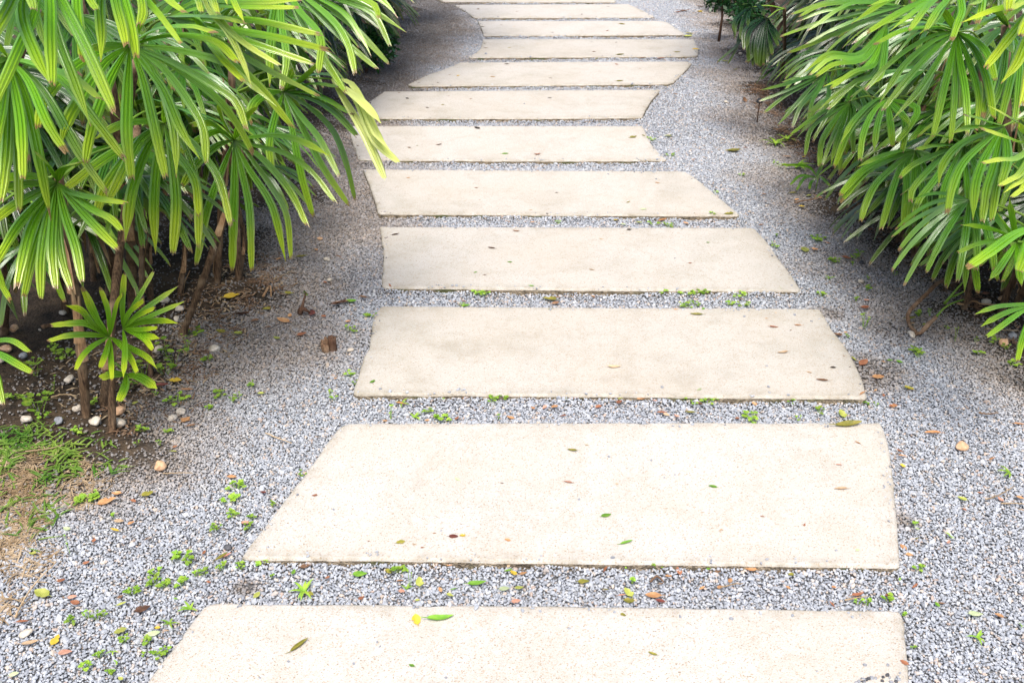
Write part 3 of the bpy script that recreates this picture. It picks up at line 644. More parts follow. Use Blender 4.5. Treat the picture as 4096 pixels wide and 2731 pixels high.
# ---- right hedge, traced fronds
def rp(hub, Z, dx=.28, dy=.22): h = at(*hub, Z); return Vector((h.x+dx, h.y+dy, .012))
hub = px('E', 1180, 285); b = rp(hub, 3.2, .35, .35); q1 = palm(b, 'palm with the largest clear fan in the middle of the right hedge', GR)
c = crown_of(hub, 3.2, .25, .32, -.12); cane(q1, b, c, .016)
frond_traced(q1, hub, 3.2, c, T('E', [(1000, 305), (740, 440), (520, 620), (368, 800)], [(960, 370), (700, 590), (484, 932)], [(980, 440), (720, 720), (512, 992)], [(1060, 460), (850, 790), (596, 1082)], [(1110, 600), (1050, 860), (968, 1218)], [(1205, 520), (1260, 850), (1276, 1206)], [(1280, 520), (1375, 850), (1360, 1160)],
    [(1340, 440), (1450, 700), (1515, 1060)], [(1330, 350), (1450, 470), (1530, 720)], [(1000, 245), (700, 270), (440, 400)], [(1060, 220), (780, 200), (600, 240)], [(1170, 620), (1150, 1000), (1122, 1280)], [(1120, 180), (1060, 80)], [(1280, 240), (1420, 230)]), .036, .40, (.30, .06), OUTR)
hub = px('E', 1160, -190); c2 = crown_of(hub, 2.95, .3, .3, -.1)
frond_traced(q1, hub, 2.95, c2, T('E', [(900, -80), (560, 0), (235, 215)], [(960, -40), (680, 100), (372, 292)], [(1080, 0), (980, 180), (848, 308)], [(1020, -40), (890, 80), (752, 278)], [(1100, -20), (1000, 100), (903, 272)], [(1225, 60), (1190, 200), (1133, 368)], [(920, -100), (640, -40), (380, 60)], [(1000, -40), (800, 100), (580, 282)], [(1380, -60), (1395, 80), (1360, 218)], [(1330, -80), (1390, 0), (1296, 48)]), .034, .42, (.35, .0), OUTR)
hub = px('E', 700, 55); b = rp(hub, 3.7, .3, .3); q2 = palm(b, 'palm with leaflets fanned sideways over the dark gap in the right hedge', GR)
c = crown_of(hub, 3.7, .3, .3, -.15); cane(q2, b, c, .015)
frond_traced(q2, hub, 3.7, c, T('D', [(1700, 120), (1300, 200), (955, 322)], [(1700, 100), (1350, 190), (1083, 266)], [(1700, 150), (1400, 270), (1170, 398)], [(1600, 230), (1300, 360), (1018, 472)], [(1700, 60), (1350, 90), (1100, 188)], [(1600, 20), (1300, 50), (1112, 150)], [(1650, 0), (1350, 20), (1040, 130)], [(1700, 20), (1500, 60), (1200, 270)]) , .036, .42, (.28, .12), OUTR)
frond_traced(q2, px('E', 560, 210), 3.6, c, T('D', [(1650, 480), (1380, 480), (1150, 658)], [(1700, 500), (1400, 520), (1205, 672)], [(1700, 520), (1430, 570), (1262, 684)], [(1750, 560), (1550, 680), (1325, 778)], [(1800, 560), (1600, 640), (1395, 790)], [(1760, 640), (1500, 800), (1270, 1000)], [(1800, 640), (1600, 740), (1365, 985)], [(1850, 640), (1760, 740), (1710, 800)]), .040, .42, (.40, .02), OUTR)
hub = px('D', 1365, 640); b = rp(hub, 4.3, .25, .3); q3 = palm(b, 'palm with narrow dark leaflets trailing towards the small capped stake', GR)
c = crown_of(hub, 4.3, .25, .2, -.06); cane(q3, b, c, .013)
frond_traced(q3, hub, 4.3, c, T('D', [(1180, 690), (960, 760), (760, 810)], [(1150, 740), (950, 830), (755, 905)], [(1200, 740), (980, 860), (795, 1012)], [(1220, 780), (1060, 960), (912, 1132)], [(1260, 800), (1120, 960), (1050, 1140)], [(1290, 800), (1230, 900), (1190, 1090)], [(1180, 700), (1060, 700), (960, 740)], [(1380, 800), (1340, 1000)]), .034, .36, (.05, .55), OUTR)
hub = px('D', 1570, 905); b = rp(hub, 3.9, .2, .25); q4 = palm(b, 'palm with a dense dark fan hanging to the litter below the large clear fan', GR)
c = crown_of(hub, 3.9, .2, .2, -.05); cane(q4, b, c, .013)
frond_traced(q4, hub, 3.9, c, T('D', [(1400, 960), (1200, 1080), (1040, 1200)], [(1420, 1000), (1220, 1150), (1165, 1390)], [(1450, 1040), (1320, 1250), (1290, 1490)], [(1490, 1060), (1400, 1250), (1315, 1478)], [(1520, 1060), (1440, 1280), (1395, 1490)], [(1560, 1080), (1480, 1300), (1480, 1530)], [(1590, 1050), (1590, 1200), (1600, 1372)], [(1620, 930), (1680, 1000)], [(1480, 860), (1340, 900), (1200, 1000)]), .034, .34, (.15, .38), OUTR)
hub = px('E', 560, 880); b = rp(hub, 3.65, .25, .25); q5 = palm(b, 'palm under the large clear fan whose broad leaflet reaches lowest over brown litter', GR)
c = crown_of(hub, 3.65, .22, .2, -.08); cane(q5, b, c, .014)
frond_traced(q5, hub, 3.65, c, T('E', [(400, 960), (210, 1180), (80, 1500)], [(430, 1000), (340, 1200), (310, 1435)], [(500, 1000), (460, 1150), (440, 1360)], [(570, 1000), (590, 1150), (606, 1312)], [(680, 1000), (720, 1150), (690, 1362)], [(820, 960), (760, 1120), (640, 1280)], [(440, 900), (250, 1080), (140, 1290)], [(620, 960), (740, 1080), (750, 1140)]), .038, .34, (.30, .12), OUTR)
hub = px('I', 195, 945); b = rp(hub, 3.5, .2, .3); q6 = palm(b, 'low palm whose arching leaflets overhang the right bed edge beside the eighth slab', GR)
c = crown_of(hub, 3.5, .2, .2, -.06); cane(q6, b, c, .014)
frond_traced(q6, hub, 3.5, c, T('Fx', [(640, 60), (460, 150), (278, 362)], [(660, 40), (450, 130), (330, 250), (278, 318)], [(680, 90), (530, 230), (455, 380), (425, 495)], [(710, 100), (650, 250), (600, 420), (563, 552)], [(745, 100), (745, 280), (722, 542)], [(790, 100), (780, 300), (690, 590)], [(820, 90), (860, 300), (880, 558)], [(840, 60), (900, 250), (870, 610)], [(720, 0), (560, 40), (400, 120)], [(860, 20), (960, 80)]), .040, .38, (.22, .15), OUTR)
hub = px('I', 800, 890); b = rp(hub, 3.25, .25, .3); q7 = palm(b, 'palm with a flat dark glossy fan half hidden under upright lime leaflets, right hedge', GR)
c = crown_of(hub, 3.25, .2, .2, -.06); cane(q7, b, c, .014)
frond_traced(q7, hub, 3.25, c, T('I', [(600, 960), (380, 1160), (160, 1420), (130, 1600)], [(640, 1000), (440, 1300), (240, 1560), (165, 1770)], [(700, 1060), (560, 1380), (480, 1800)], [(690, 870), (430, 880), (200, 930)], [(660, 920), (420, 1000), (150, 1130), (0, 1280)], [(720, 830), (560, 770), (320, 740)], [(820, 1100), (850, 1400), (870, 1800)], [(880, 1000), (1000, 1250), (1100, 1400)], [(760, 1100), (690, 1400), (620, 1870)], [(900, 860), (1000, 800)]), .036, .36, (.14, .32), OUTR)
hub = px('I', 1300, 640); b = rp(hub, 2.95, .3, .3); q8 = palm(b, 'palm with long drooping lime ended leaflets above the dead branch, right hedge', GR)
c = crown_of(hub, 2.95, .25, .25, -.06); cane(q8, b, c, .015)
frond_traced(q8, hub, 2.95, c, T('I', [(1080, 720), (760, 860), (540, 1110), (480, 1400)], [(1080, 820), (800, 1080), (660, 1380), (590, 1750)], [(1160, 860), (1020, 1120), (940, 1400), (915, 1820)], [(1240, 860), (1160, 1180), (1080, 1440), (1030, 1835)], [(1290, 860), (1260, 1180), (1200, 1450), (1145, 1830)], [(1100, 650), (860, 650), (650, 740)], [(1120, 590), (960, 530), (800, 500)], [(1340, 860), (1340, 1100), (1260, 1390)]), .040, .38, (.28, .08), OUTR)
hub = px('Fx', 1235, 455); b = rp(hub, 3.25, .12, .18); q9 = palm(b, 'low dark palm whose fan nearly touches the soil behind the dead branch', GR)
c = crown_of(hub, 3.25, .1, .14, -.05); cane(q9, b, c, .013)
frond_traced(q9, hub, 3.25, c, T('Fx', [(1100, 530), (900, 640), (778, 797)], [(1130, 560), (960, 700), (832, 805)], [(1130, 580), (1000, 740), (920, 908)], [(1160, 580), (1070, 760), (1015, 955)], [(1190, 580), (1160, 760), (1146, 992)], [(1228, 580), (1215, 760), (1241, 990)], [(1290, 560), (1330, 720), (1375, 905)], [(1100, 480), (900, 560), (690, 740)], [(1340, 500), (1450, 620)]), .034, .34, (.06, .42), OUTR)
hub = px('Fx', 1510, 640); b = gnd(4062, 1214, .012); q10 = palm(b, 'near palm at the right border with pale open star of leaflets', GR)
c = crown_of(hub, 2.75, .18, .15, -.10); cane(q10, b, c, .014)
frond_traced(q10, hub, 2.75, c, T('Fx', [(1400, 570), (1260, 530), (1118, 522)], [(1400, 625), (1240, 650), (1100, 712)], [(1440, 740), (1380, 830), (1315, 912)], [(1520, 760), (1545, 950)], [(1490, 520), (1460, 335)], [(1460, 560), (1370, 430)], [(1600, 540), (1700, 470)], [(1600, 700), (1700, 800)]) , .030, .27, (.30, .0), OUTR)
frond_traced(q10, px('Fx', 1680, 520), 2.55, c, T('Fx', [(1500, 580), (1340, 690), (1164, 817)], [(1600, 640), (1560, 760), (1525, 850)], [(1640, 700), (1600, 880)]), .044, .33, (.45, 0), OUTR)
hub = px('Fx', 1640, 1065); b = Vector((1.80, 2.62, .012)); q11 = palm(b, 'low pale palm at the right border, lowest leaves of the right hedge', GR)
c = crown_of(hub, 2.7, .1, .15, -.10); cane(q11, b, c, .012)
frond_traced(q11, hub, 2.7, c, T('Fx', [(1500, 1075), (1360, 1090), (1212, 1146)], [(1500, 1105), (1370, 1160), (1256, 1232)], [(1530, 1130), (1420, 1210), (1302, 1298)], [(1590, 1200), (1545, 1330), (1513, 1472)], [(1620, 1250), (1600, 1420)]), .030, .28, (.42, 0), OUTR)
hub = (4155, 560); b = Vector((1.62, 2.65, .012)); q12 = palm(b, 'palm beyond the right border reaching in with bright yellow green leaflet ends', GR)
c = crown_of(hub, 2.5, .15, .2, -.1); cane(q12, b, c, .014)
frond_traced(q12, hub, 2.5, c, T('E', [(1760, 1120), (1600, 1020), (1445, 938)], [(1780, 1280), (1600, 1215), (1393, 1148)], [(1720, 1410), (1560, 1425), (1407, 1460)]) + T('Fx', [(1540, 150), (1470, 200), (1390, 248)], [(1560, 180), (1480, 250), (1417, 302)], [(1570, 230), (1520, 290), (1470, 330)]) + T('E', [(1800, 1180), (1735, 1095)]), .032, .32, (.75, 0), OUTR)
hub = (4230, -90); c3 = crown_of(hub, 2.45, .2, .25, -.15)
frond_traced(q12, hub, 2.45, c3, T('E', [(1800, 150), (1620, 370), (1432, 612)], [(1830, 300), (1720, 560), (1575, 752)], [(1800, 0), (1500, 90), (1215, 208)], [(1700, -60), (1640, 100)], [(1860, 500), (1800, 800), (1755, 950)], [(1850, 120), (1745, 325)], [(1760, 20), (1650, 95)]), .042, .42, (.60, 0), OUTR)
b = G0('Fx', 1440, 1010); q13 = palm(b, 'cluster cane standing bare among brown sheaths behind the pale star palm', GR)
c = at(*px('E', 1620, 230), 3.2); cane(q13, b, c, .02, strips=4)
frond_traced(q13, px('E', 1640, 240), 3.2, c, T('E', [(1560, 140), (1450, 180), (1330, 280)], [(1620, 450), (1560, 800), (1390, 1150)], [(1700, 480), (1640, 800), (1560, 1120)], [(1740, 480), (1720, 900), (1680, 1170)], [(1580, 420), (1500, 720), (1410, 1060)], [(1660, 420), (1690, 480)], [(1560, 110), (1520, 40)]), .038, .42, (.15, .3), OUTR, False)

def infill(ps, sx, n, dark):
    for p in ps:
        st = next(c_ for c_ in p.children if c_.name.startswith('stem')); vs = [v_.co for v_ in st.data.vertices]; top = p.location+sum((Vector(v_) for v_ in vs[-10:]), Vector())/10
        for i in range(n):
            z = random.uniform(.42, max(.5, top.z+.05)); f = min(.98, z/max(top.z, .3))
            c_ = p.location+(top-p.location)*f; az = (R(110) if sx < 0 else R(70))+random.uniform(-1.5, 1.5)
            hub = c_+Vector((math.cos(az)*.18+sx*random.uniform(.0, .2), abs(math.sin(az))*.15+random.uniform(.05, .4), .02))
            if proj(hub)[2] < 2.75: hub.y += .35
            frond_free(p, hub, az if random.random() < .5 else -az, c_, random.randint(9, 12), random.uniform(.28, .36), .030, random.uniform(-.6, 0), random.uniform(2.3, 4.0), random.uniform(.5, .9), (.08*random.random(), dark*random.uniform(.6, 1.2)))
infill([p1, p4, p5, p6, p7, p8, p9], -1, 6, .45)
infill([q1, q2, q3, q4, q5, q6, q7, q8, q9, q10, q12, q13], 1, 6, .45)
# ---- dark palm beyond, right
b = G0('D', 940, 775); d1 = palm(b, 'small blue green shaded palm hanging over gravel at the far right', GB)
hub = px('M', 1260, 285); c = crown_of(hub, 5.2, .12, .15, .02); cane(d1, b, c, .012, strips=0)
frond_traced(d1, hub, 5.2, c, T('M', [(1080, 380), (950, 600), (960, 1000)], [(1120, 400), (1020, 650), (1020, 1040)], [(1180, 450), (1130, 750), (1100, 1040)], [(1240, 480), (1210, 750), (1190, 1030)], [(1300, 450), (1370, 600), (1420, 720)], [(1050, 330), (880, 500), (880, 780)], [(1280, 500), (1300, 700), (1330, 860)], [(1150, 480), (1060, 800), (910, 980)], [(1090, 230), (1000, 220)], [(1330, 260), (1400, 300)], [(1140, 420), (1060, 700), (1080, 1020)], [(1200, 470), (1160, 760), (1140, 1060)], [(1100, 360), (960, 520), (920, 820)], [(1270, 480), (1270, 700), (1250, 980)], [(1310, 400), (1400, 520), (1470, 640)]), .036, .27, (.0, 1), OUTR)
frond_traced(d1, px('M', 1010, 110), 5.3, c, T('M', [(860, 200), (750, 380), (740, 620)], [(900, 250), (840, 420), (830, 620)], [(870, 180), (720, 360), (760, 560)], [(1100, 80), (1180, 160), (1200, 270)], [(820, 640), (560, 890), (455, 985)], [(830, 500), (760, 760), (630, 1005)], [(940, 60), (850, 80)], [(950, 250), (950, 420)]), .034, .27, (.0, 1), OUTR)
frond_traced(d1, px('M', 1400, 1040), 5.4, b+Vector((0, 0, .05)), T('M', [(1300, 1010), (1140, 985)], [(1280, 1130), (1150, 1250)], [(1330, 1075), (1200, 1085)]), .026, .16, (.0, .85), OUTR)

# ---- further palms of both hedges and the dark far end
def auto_palm(x, y, h, nf, azc, label, group, tint, L=.38, r=.014, zmin=0.0, spread_az=1.5, over=0.0):
    b = Vector((x, y, .012)); p = palm(b, label, group)
    top = Vector((x+random.uniform(-.06, .06), y+random.uniform(-.06, .06), h)); cane(p, b, top, r, strips=2)
    for i in range(nf):
        az = azc+random.uniform(-1, 1)*spread_az
        zz = zmin+(h-zmin)*((i+.5)/nf)**.9; reach = random.uniform(.12, .32)+(over*random.uniform(.3, 1) if zz > 1.0 else 0)  # extra reach: unseen upper fronds added to shade what lies below
        hub = Vector((top.x+math.cos(az)*reach, top.y+math.sin(az)*reach, zz+.06))
        cr_ = b+(top-b)*max(.1, (zz-.06)/h)
        frond_free(p, hub, az, cr_, random.randint(10, 14), L*random.uniform(.85, 1.08), .033, random.uniform(-.6, .15), random.uniform(2.4, 4.2), random.uniform(.4, .8), (tint[0]*random.uniform(.5, 1.3), min(1, tint[1]*random.uniform(.7, 1.3))))
    if random.random() < .4:   # a dried old frond hanging low
        az = azc+random.uniform(-.9, .9); z_ = zmin+.12
        o = frond_free(p, Vector((top.x+math.cos(az)*.2, top.y+math.sin(az)*.2, z_)), az, b+(top-b)*max(.15, z_/h), 8, L*.8, .022, -.8, 2.0, .9, (0, 0)); o.data.materials[0] = M['sheath']; o['label'] = 'dry brown frond'
    return p
A0 = R(-40); A1 = R(220)
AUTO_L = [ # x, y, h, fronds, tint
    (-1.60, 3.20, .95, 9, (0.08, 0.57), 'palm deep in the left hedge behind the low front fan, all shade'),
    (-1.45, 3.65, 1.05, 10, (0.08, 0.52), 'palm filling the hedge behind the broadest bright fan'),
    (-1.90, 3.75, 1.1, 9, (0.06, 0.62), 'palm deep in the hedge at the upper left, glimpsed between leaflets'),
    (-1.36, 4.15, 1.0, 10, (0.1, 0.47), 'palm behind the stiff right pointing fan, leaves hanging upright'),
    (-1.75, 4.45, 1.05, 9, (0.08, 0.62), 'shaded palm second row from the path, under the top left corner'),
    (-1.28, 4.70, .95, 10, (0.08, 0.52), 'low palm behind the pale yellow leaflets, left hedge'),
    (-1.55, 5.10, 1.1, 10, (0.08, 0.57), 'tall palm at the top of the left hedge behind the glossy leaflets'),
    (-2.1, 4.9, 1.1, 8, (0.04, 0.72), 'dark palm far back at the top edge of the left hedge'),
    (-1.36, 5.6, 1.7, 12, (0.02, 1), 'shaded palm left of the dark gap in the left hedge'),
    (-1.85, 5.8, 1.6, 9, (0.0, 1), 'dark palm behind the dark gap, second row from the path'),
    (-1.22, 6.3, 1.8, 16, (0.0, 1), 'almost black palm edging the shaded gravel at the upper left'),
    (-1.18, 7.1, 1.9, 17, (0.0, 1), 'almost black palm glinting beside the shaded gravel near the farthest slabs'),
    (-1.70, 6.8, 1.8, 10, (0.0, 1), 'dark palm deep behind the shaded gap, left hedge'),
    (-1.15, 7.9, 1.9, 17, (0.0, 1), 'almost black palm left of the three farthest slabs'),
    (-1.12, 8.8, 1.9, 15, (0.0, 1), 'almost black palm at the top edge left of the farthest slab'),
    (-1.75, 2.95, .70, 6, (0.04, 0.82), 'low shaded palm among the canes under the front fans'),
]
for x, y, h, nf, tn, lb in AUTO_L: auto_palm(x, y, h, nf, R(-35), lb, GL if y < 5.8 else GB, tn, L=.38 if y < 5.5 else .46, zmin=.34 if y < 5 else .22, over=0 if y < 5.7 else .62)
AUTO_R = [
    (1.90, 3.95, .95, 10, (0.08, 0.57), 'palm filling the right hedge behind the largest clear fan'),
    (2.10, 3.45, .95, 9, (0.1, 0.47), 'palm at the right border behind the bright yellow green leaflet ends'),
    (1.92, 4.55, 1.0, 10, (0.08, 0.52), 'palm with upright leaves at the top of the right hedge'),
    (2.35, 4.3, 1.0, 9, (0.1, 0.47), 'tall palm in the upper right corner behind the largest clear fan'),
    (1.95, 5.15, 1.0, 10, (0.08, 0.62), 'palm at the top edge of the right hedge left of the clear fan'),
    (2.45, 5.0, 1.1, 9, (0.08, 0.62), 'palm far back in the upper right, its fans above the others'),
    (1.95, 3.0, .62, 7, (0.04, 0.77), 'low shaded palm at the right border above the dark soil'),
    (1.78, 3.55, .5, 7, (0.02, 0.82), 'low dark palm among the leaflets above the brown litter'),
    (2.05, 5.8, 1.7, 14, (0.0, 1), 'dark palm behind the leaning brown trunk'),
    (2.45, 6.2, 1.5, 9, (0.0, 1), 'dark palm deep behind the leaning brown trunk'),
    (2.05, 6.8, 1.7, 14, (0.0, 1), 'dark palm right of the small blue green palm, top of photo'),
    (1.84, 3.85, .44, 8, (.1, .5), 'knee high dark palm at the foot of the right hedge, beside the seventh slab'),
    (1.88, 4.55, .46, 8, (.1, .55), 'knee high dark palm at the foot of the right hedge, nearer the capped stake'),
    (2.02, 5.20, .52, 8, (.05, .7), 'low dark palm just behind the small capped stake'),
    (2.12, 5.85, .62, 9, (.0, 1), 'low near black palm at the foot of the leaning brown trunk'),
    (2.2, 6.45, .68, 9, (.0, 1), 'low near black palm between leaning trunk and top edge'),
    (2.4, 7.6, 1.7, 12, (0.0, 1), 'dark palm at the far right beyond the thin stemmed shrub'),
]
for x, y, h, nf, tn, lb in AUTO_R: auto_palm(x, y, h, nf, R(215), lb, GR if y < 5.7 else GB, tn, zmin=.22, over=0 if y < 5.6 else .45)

# bare canes of the clump on the left
def bare(c, x, y, x2, y2, dz, lb, r=.015):
    b = G0(c, x, y); Zt = depth(b)+dz; t = at(*px(c, x2, y2), Zt); p = palm(b, lb, 'bare canes in the left hedge'); cane(p, b, t, r, strips=3)
    frond_free(p, t+Vector((-.12, .1, .0)), R(120), t-Vector((0, 0, .03)), 9, .3, .03, -.2, 2.6, .5, (.1, .5))
bare('C', 1040, 1225, 985, 60, -.05, 'thin bare cane with pale split sheath right of the young palm', .010)
bare('C', 1225, 665, 1240, 60, .05, 'short straight cane behind the cane that leans right', .012)
bare('C', 1035, 690, 1040, 20, .05, 'cane with orange torn sheath above the young palm', .016)
bare('C', 1645, 545, 1650, 60, .0, 'thin cane at the gravel edge below the hanging lime leaflets', .009)
bare('C', 905, 735, 965, 20, .02, 'thick fibrous cane directly above the young palm', .019)
bare('C', 640, 560, 600, -60, .1, 'dark cane behind the hairy grey cane', .014)

# ------------------------------------------------------------------ leaning trunk, shrubs at the far end
b = G0('D', 1075, 690); tr_ = empty('tree', b); tag(tr_, 'slim reddish brown trunk leaning left out of the top of the photo', 'tree')
Zb = depth(b); pts = [b-Vector((0, 0, .03))]+[at(*px('D', x, y), Zb-.02*i) for i, (x, y) in enumerate([(1040, 520), (1000, 400), (940, 230), (860, 20), (800, -160)])]
V_, F_ = tube([Vector(q)-b for q in cr(pts, 20)], [.036-.001*i for i in range(20)], 10, wob=.08); mesh_obj('trunk', V_, F_, M['trunk'], tr_)
def leafball(V, Fc, c, rad, n, ls):
    for i in range(n):
        d = Vector((random.gauss(0, 1), random.gauss(0, 1), random.gauss(0, 1))).normalized()*rad*(random.random()**.4)
        p = c+Vector((d.x, d.y, d.z*.9)); t = Vector((random.gauss(0, 1), random.gauss(0, 1), random.gauss(-.3, .8))).normalized(); s = t.cross(Vector((random.gauss(0, 1), random.gauss(0, 1), random.gauss(0, 1)))).normalized()
        b_ = len(V); l = ls*random.uniform(.6, 1.3); w = l*.22
        V += [p, p+t*l*.45+s*w, p+t*l, p+t*l*.45-s*w]; Fc.append((b_, b_+1, b_+2, b_+3))
V_, F_ = [], []
leafball(V_, F_, pts[-1]-b+Vector((.15, -.1, .55)), .62, 1700, .10); leafball(V_, F_, pts[-1]-b+Vector((.6, .2, .4)), .5, 900, .10)  # unseen crown, enlarged to shade the dark palms below
mesh_obj('crown', V_, F_, M['shrub'], tr_, smooth=False)
def shrub(base, h, rad, lb, n, ls=.05, r=.008, blobs=3):
    e = empty('shrub', base); tag(e, lb, 'shrub', 'small leaved shrubs at the far end')
    V, Fc = tube([Vector((0, 0, -.02)), Vector((.01, 0, h*.5)), Vector((0, .01, h))], [r, r*.85, r*.6], 8, wob=.08)
    for i in range(4): 
        a = random.uniform(0, 6.28); tube([Vector((0, 0, h*.75)), Vector((math.cos(a)*rad*.7, math.sin(a)*rad*.7, h+rad*.3))], [r*.5, r*.2], 5, V, Fc)
    mesh_obj('stem', V, Fc, M['trunk'], e)
    V, Fc = [], []
    for i in range(blobs): leafball(V, Fc, Vector((random.uniform(-.5, .5)*rad, random.uniform(-.5, .5)*rad, h+random.uniform(-.2, .5)*rad)), rad*.8, n//blobs, ls)
    mesh_obj('foliage', V, Fc, M['shrub'], e, smooth=False)
b = gnd(2874, 168); shrub(b, .34, .13, 'little shrub on a thin bare dark stem in the gravel, far right', 260, .05, .011)
shrub(gnd(2995, 118), .15, .20, 'dense low shrub behind the small blue green palm', 900, .045, .009)
shrub(gnd(2960, 30)+Vector((.1, .4, 0)), .26, .28, 'dark shrub at the top edge right of the thin stemmed shrub', 1000, .05, .01)
shrub(gnd(2915, 52), .16, .22, 'dark leafy shrub directly behind the thin stemmed shrub', 1100, .05, .01)
shrub(gnd(2760, 0)+Vector((.35, .35, 0)), .22, .28, 'dark shrub at the top edge behind the farthest gravel on the right', 700, .05, .01)
shrub(Vector((-1.0, 6.9, 0)), .22, .20, 'near black shrub with glinting leaves in the shaded gap at upper left', 900, .055, .01)
shrub(Vector((-1.02, 8.3, 0)), .25, .26, 'near black shrub left of the farthest slab', 900, .055, .01)

# ------------------------------------------------------------------ where things lie
def surf(x, y):
    for i, s in enumerate(SLABL):
        if s[:, 0].min() <= x <= s[:, 0].max() and s[:, 1].min() <= y <= s[:, 1].max() and bool(inside(s, np.array([x]), np.array([y]))[0]): return i
    return -1
def place(fx, fy):
    p = gnd(fx, fy, ZT); i = surf(p.x, p.y)
    if i >= 0: return p, i
    p = gnd(fx, fy, .006); p.z = float(gz(p.x, p.y))+.008
    return p, -1
def where(p, i):
    if i >= 0:
        s = SLABW[i]; m = np.abs(s[:, 1]-p.y) < .06
        x0, x1 = (s[m, 0].min(), s[m, 0].max()) if m.any() else (s[:, 0].min(), s[:, 0].max())
        f = (p.x-x0)/max(x1-x0, .01); v = (p.y-s[:, 1].min())/(s[:, 1].max()-s[:, 1].min())
        h = 'left end' if f < .2 else 'left of middle' if f < .42 else 'at middle' if f < .58 else 'right of middle' if f < .8 else 'right end'
        e = ', front edge' if v < .25 else ', back edge' if v > .75 else ''
        return 'on', f'on the {ORD[i]} slab, {h}{e}'
    lo, hi = interp(LSOIL, p.y), interp(RSOIL, p.y)
    j = min(range(12), key=lambda k: abs(SLABW[k][:, 1].mean()-p.y)); s = SLABW[j]
    if p.x < lo+.05: return 'soil', f'in the left bed level with the {ORD[j]} slab'
    if p.x > hi-.08: return 'soil', f'by the right hedge level with the {ORD[j]} slab'
    for j in range(12):
        s = SLABW[j]; y0, y1 = s[:, 1].min(), s[:, 1].max()
        if j < 11 and y1 < p.y < SLABW[j+1][:, 1].min():
            nx = SLABW[j+1]; xx = np.r_[s[:, 0], nx[:, 0]]; l, r = max(s[:, 0].min(), nx[:, 0].min()), min(s[:, 0].max(), nx[:, 0].max())
            if p.x < l: return 'gravel', ('just' if p.x > l-.25 else 'well')+f' left of gap before the {ORD[j+1]} slab'
            if p.x > r: return 'gravel', ('just' if p.x < r+.25 else 'well')+f' right of gap before the {ORD[j+1]} slab'
            f = (p.x-xx.min())/(xx.max()-xx.min()); h = 'left end' if f < .22 else 'left of middle' if f < .42 else 'middle' if f < .6 else 'right of middle' if f < .8 else 'right end'
            return 'gravel', f'in gap before the {ORD[j+1]} slab, {h}'
        if y0-.01 <= p.y <= y1+.01:
            m = np.abs(s[:, 1]-p.y) < .06; x0, x1 = s[m, 0].min(), s[m, 0].max()
            dd = x0-p.x if p.x < (x0+x1)/2 else p.x-x1
            q = 'hugging' if dd < .05 else 'close' if dd < .2 else 'well'; sd = 'left' if p.x < (x0+x1)/2 else 'right'
            e = 'front half' if p.y < (y0+y1)/2 else 'back half'
            return 'gravel', (f'hugging the {sd} of' if q == 'hugging' else f'{q} {sd} of')+f' the {ORD[j]} slab, {e}'
    return 'gravel', 'beside the farthest slab'
PEND = []   # (object, stem of label, tail, group) - labels are made unique at the end
def pend(o, head, p, i, cat, group):
    k, w = where(p, i); o['category'] = cat; o['group'] = group
    PEND.append((o, head, w, p.copy()))

# ------------------------------------------------------------------ fallen leaves
def leaf_mesh(L, w, form, mat, name='fallen_leaf'):
    n = 9; V, Fc = [], []
    curl = {'flat': .10, 'curled': .9, 'folded': .5, 'torn': .25, 'upright': .6}[form]; fold = {'flat': .12, 'curled': .9, 'folded': 1.5, 'torn': .3, 'upright': .5}[form]*random.uniform(.7, 1.2)
    a = -curl*.5; x, z = 0, 0; st = L/(n-1); bend = random.uniform(-.4, .4)
    pk = random.uniform(.35, .5); notch = random.randint(3, 6) if form == 'torn' else -1
    for i in range(n):
        s = i/(n-1); hw = w*.5*max(.02, math.sin(math.pi*min(1, s**(math.log(.5)/math.log(pk))))**.8)
        for u in (-1, -.5, 0, .5, 1):
            h = hw*(1-(.55*random.random() if i == notch and abs(u) == 1 else 0)); an = fold*abs(u)*.6
            V.append((x-L*.5, h*u*math.cos(an)+bend*L*s*s*.3, z+h*abs(u)*math.sin(an)+random.uniform(-1, 1)*L*.012))
        a += curl/(n-1); x += math.cos(a)*st; z += math.sin(a)*st
    for i in range(n-1):
        for k in range(4): Fc.append((i*5+k, i*5+k+1, (i+1)*5+k+1, (i+1)*5+k))
    # stalk
    b = len(V); 
    p0 = Vector(V[2]); tube([p0, p0+Vector((-L*.10, 0, L*.02)), p0+Vector((-L*.2, L*.03, L*.01))], [L*.018, L*.014, L*.010], 5, V, Fc)
    zz = min(v[2] for v in V); V = [(v[0], v[1], v[2]-zz) for v in V]
    return mesh_obj(name, V, Fc, mat)
GLF = 'fallen leaves scattered on the path'
def fleaf(c, x, y, L, col, form='flat', ang=None, ratio=None):
    fx, fy = px(c, x, y); p, i = place(fx, fy); Z = depth(p)
    Lm = max(L, 9)*Z/F*1.05; Lm = min(Lm, .115)
    ratio = ratio or {'flat': .55, 'curled': .34, 'folded': .32, 'torn': .62, 'upright': .6}[form]
    o = leaf_mesh(Lm, Lm*ratio, form, M['lf_'+col]); o.location = p+Vector((0, 0, .0015 if i >= 0 else .003))
    a = random.gauss(0, .6)+random.choice([0, math.pi]) if ang is None else R(ang)
    o.rotation_euler = (random.uniform(-.12, .12)+(R(50) if form == 'upright' else 0), random.uniform(-.12, .12), a)
    cname = LC[col][0]; size = '' if 20 <= L < 55 else 'small ' if L < 20 else 'large '
    ad = {'flat': '', 'curled': 'curled ', 'folded': 'folded ', 'torn': 'torn ', 'upright': 'tilted '}[form]
    pend(o, f'{size}{ad}{cname} leaf', p, i, 'fallen leaf', GLF)
FM = {'f': 'flat', 'c': 'curled', 'd': 'folded', 't': 'torn', 'u': 'upright'}
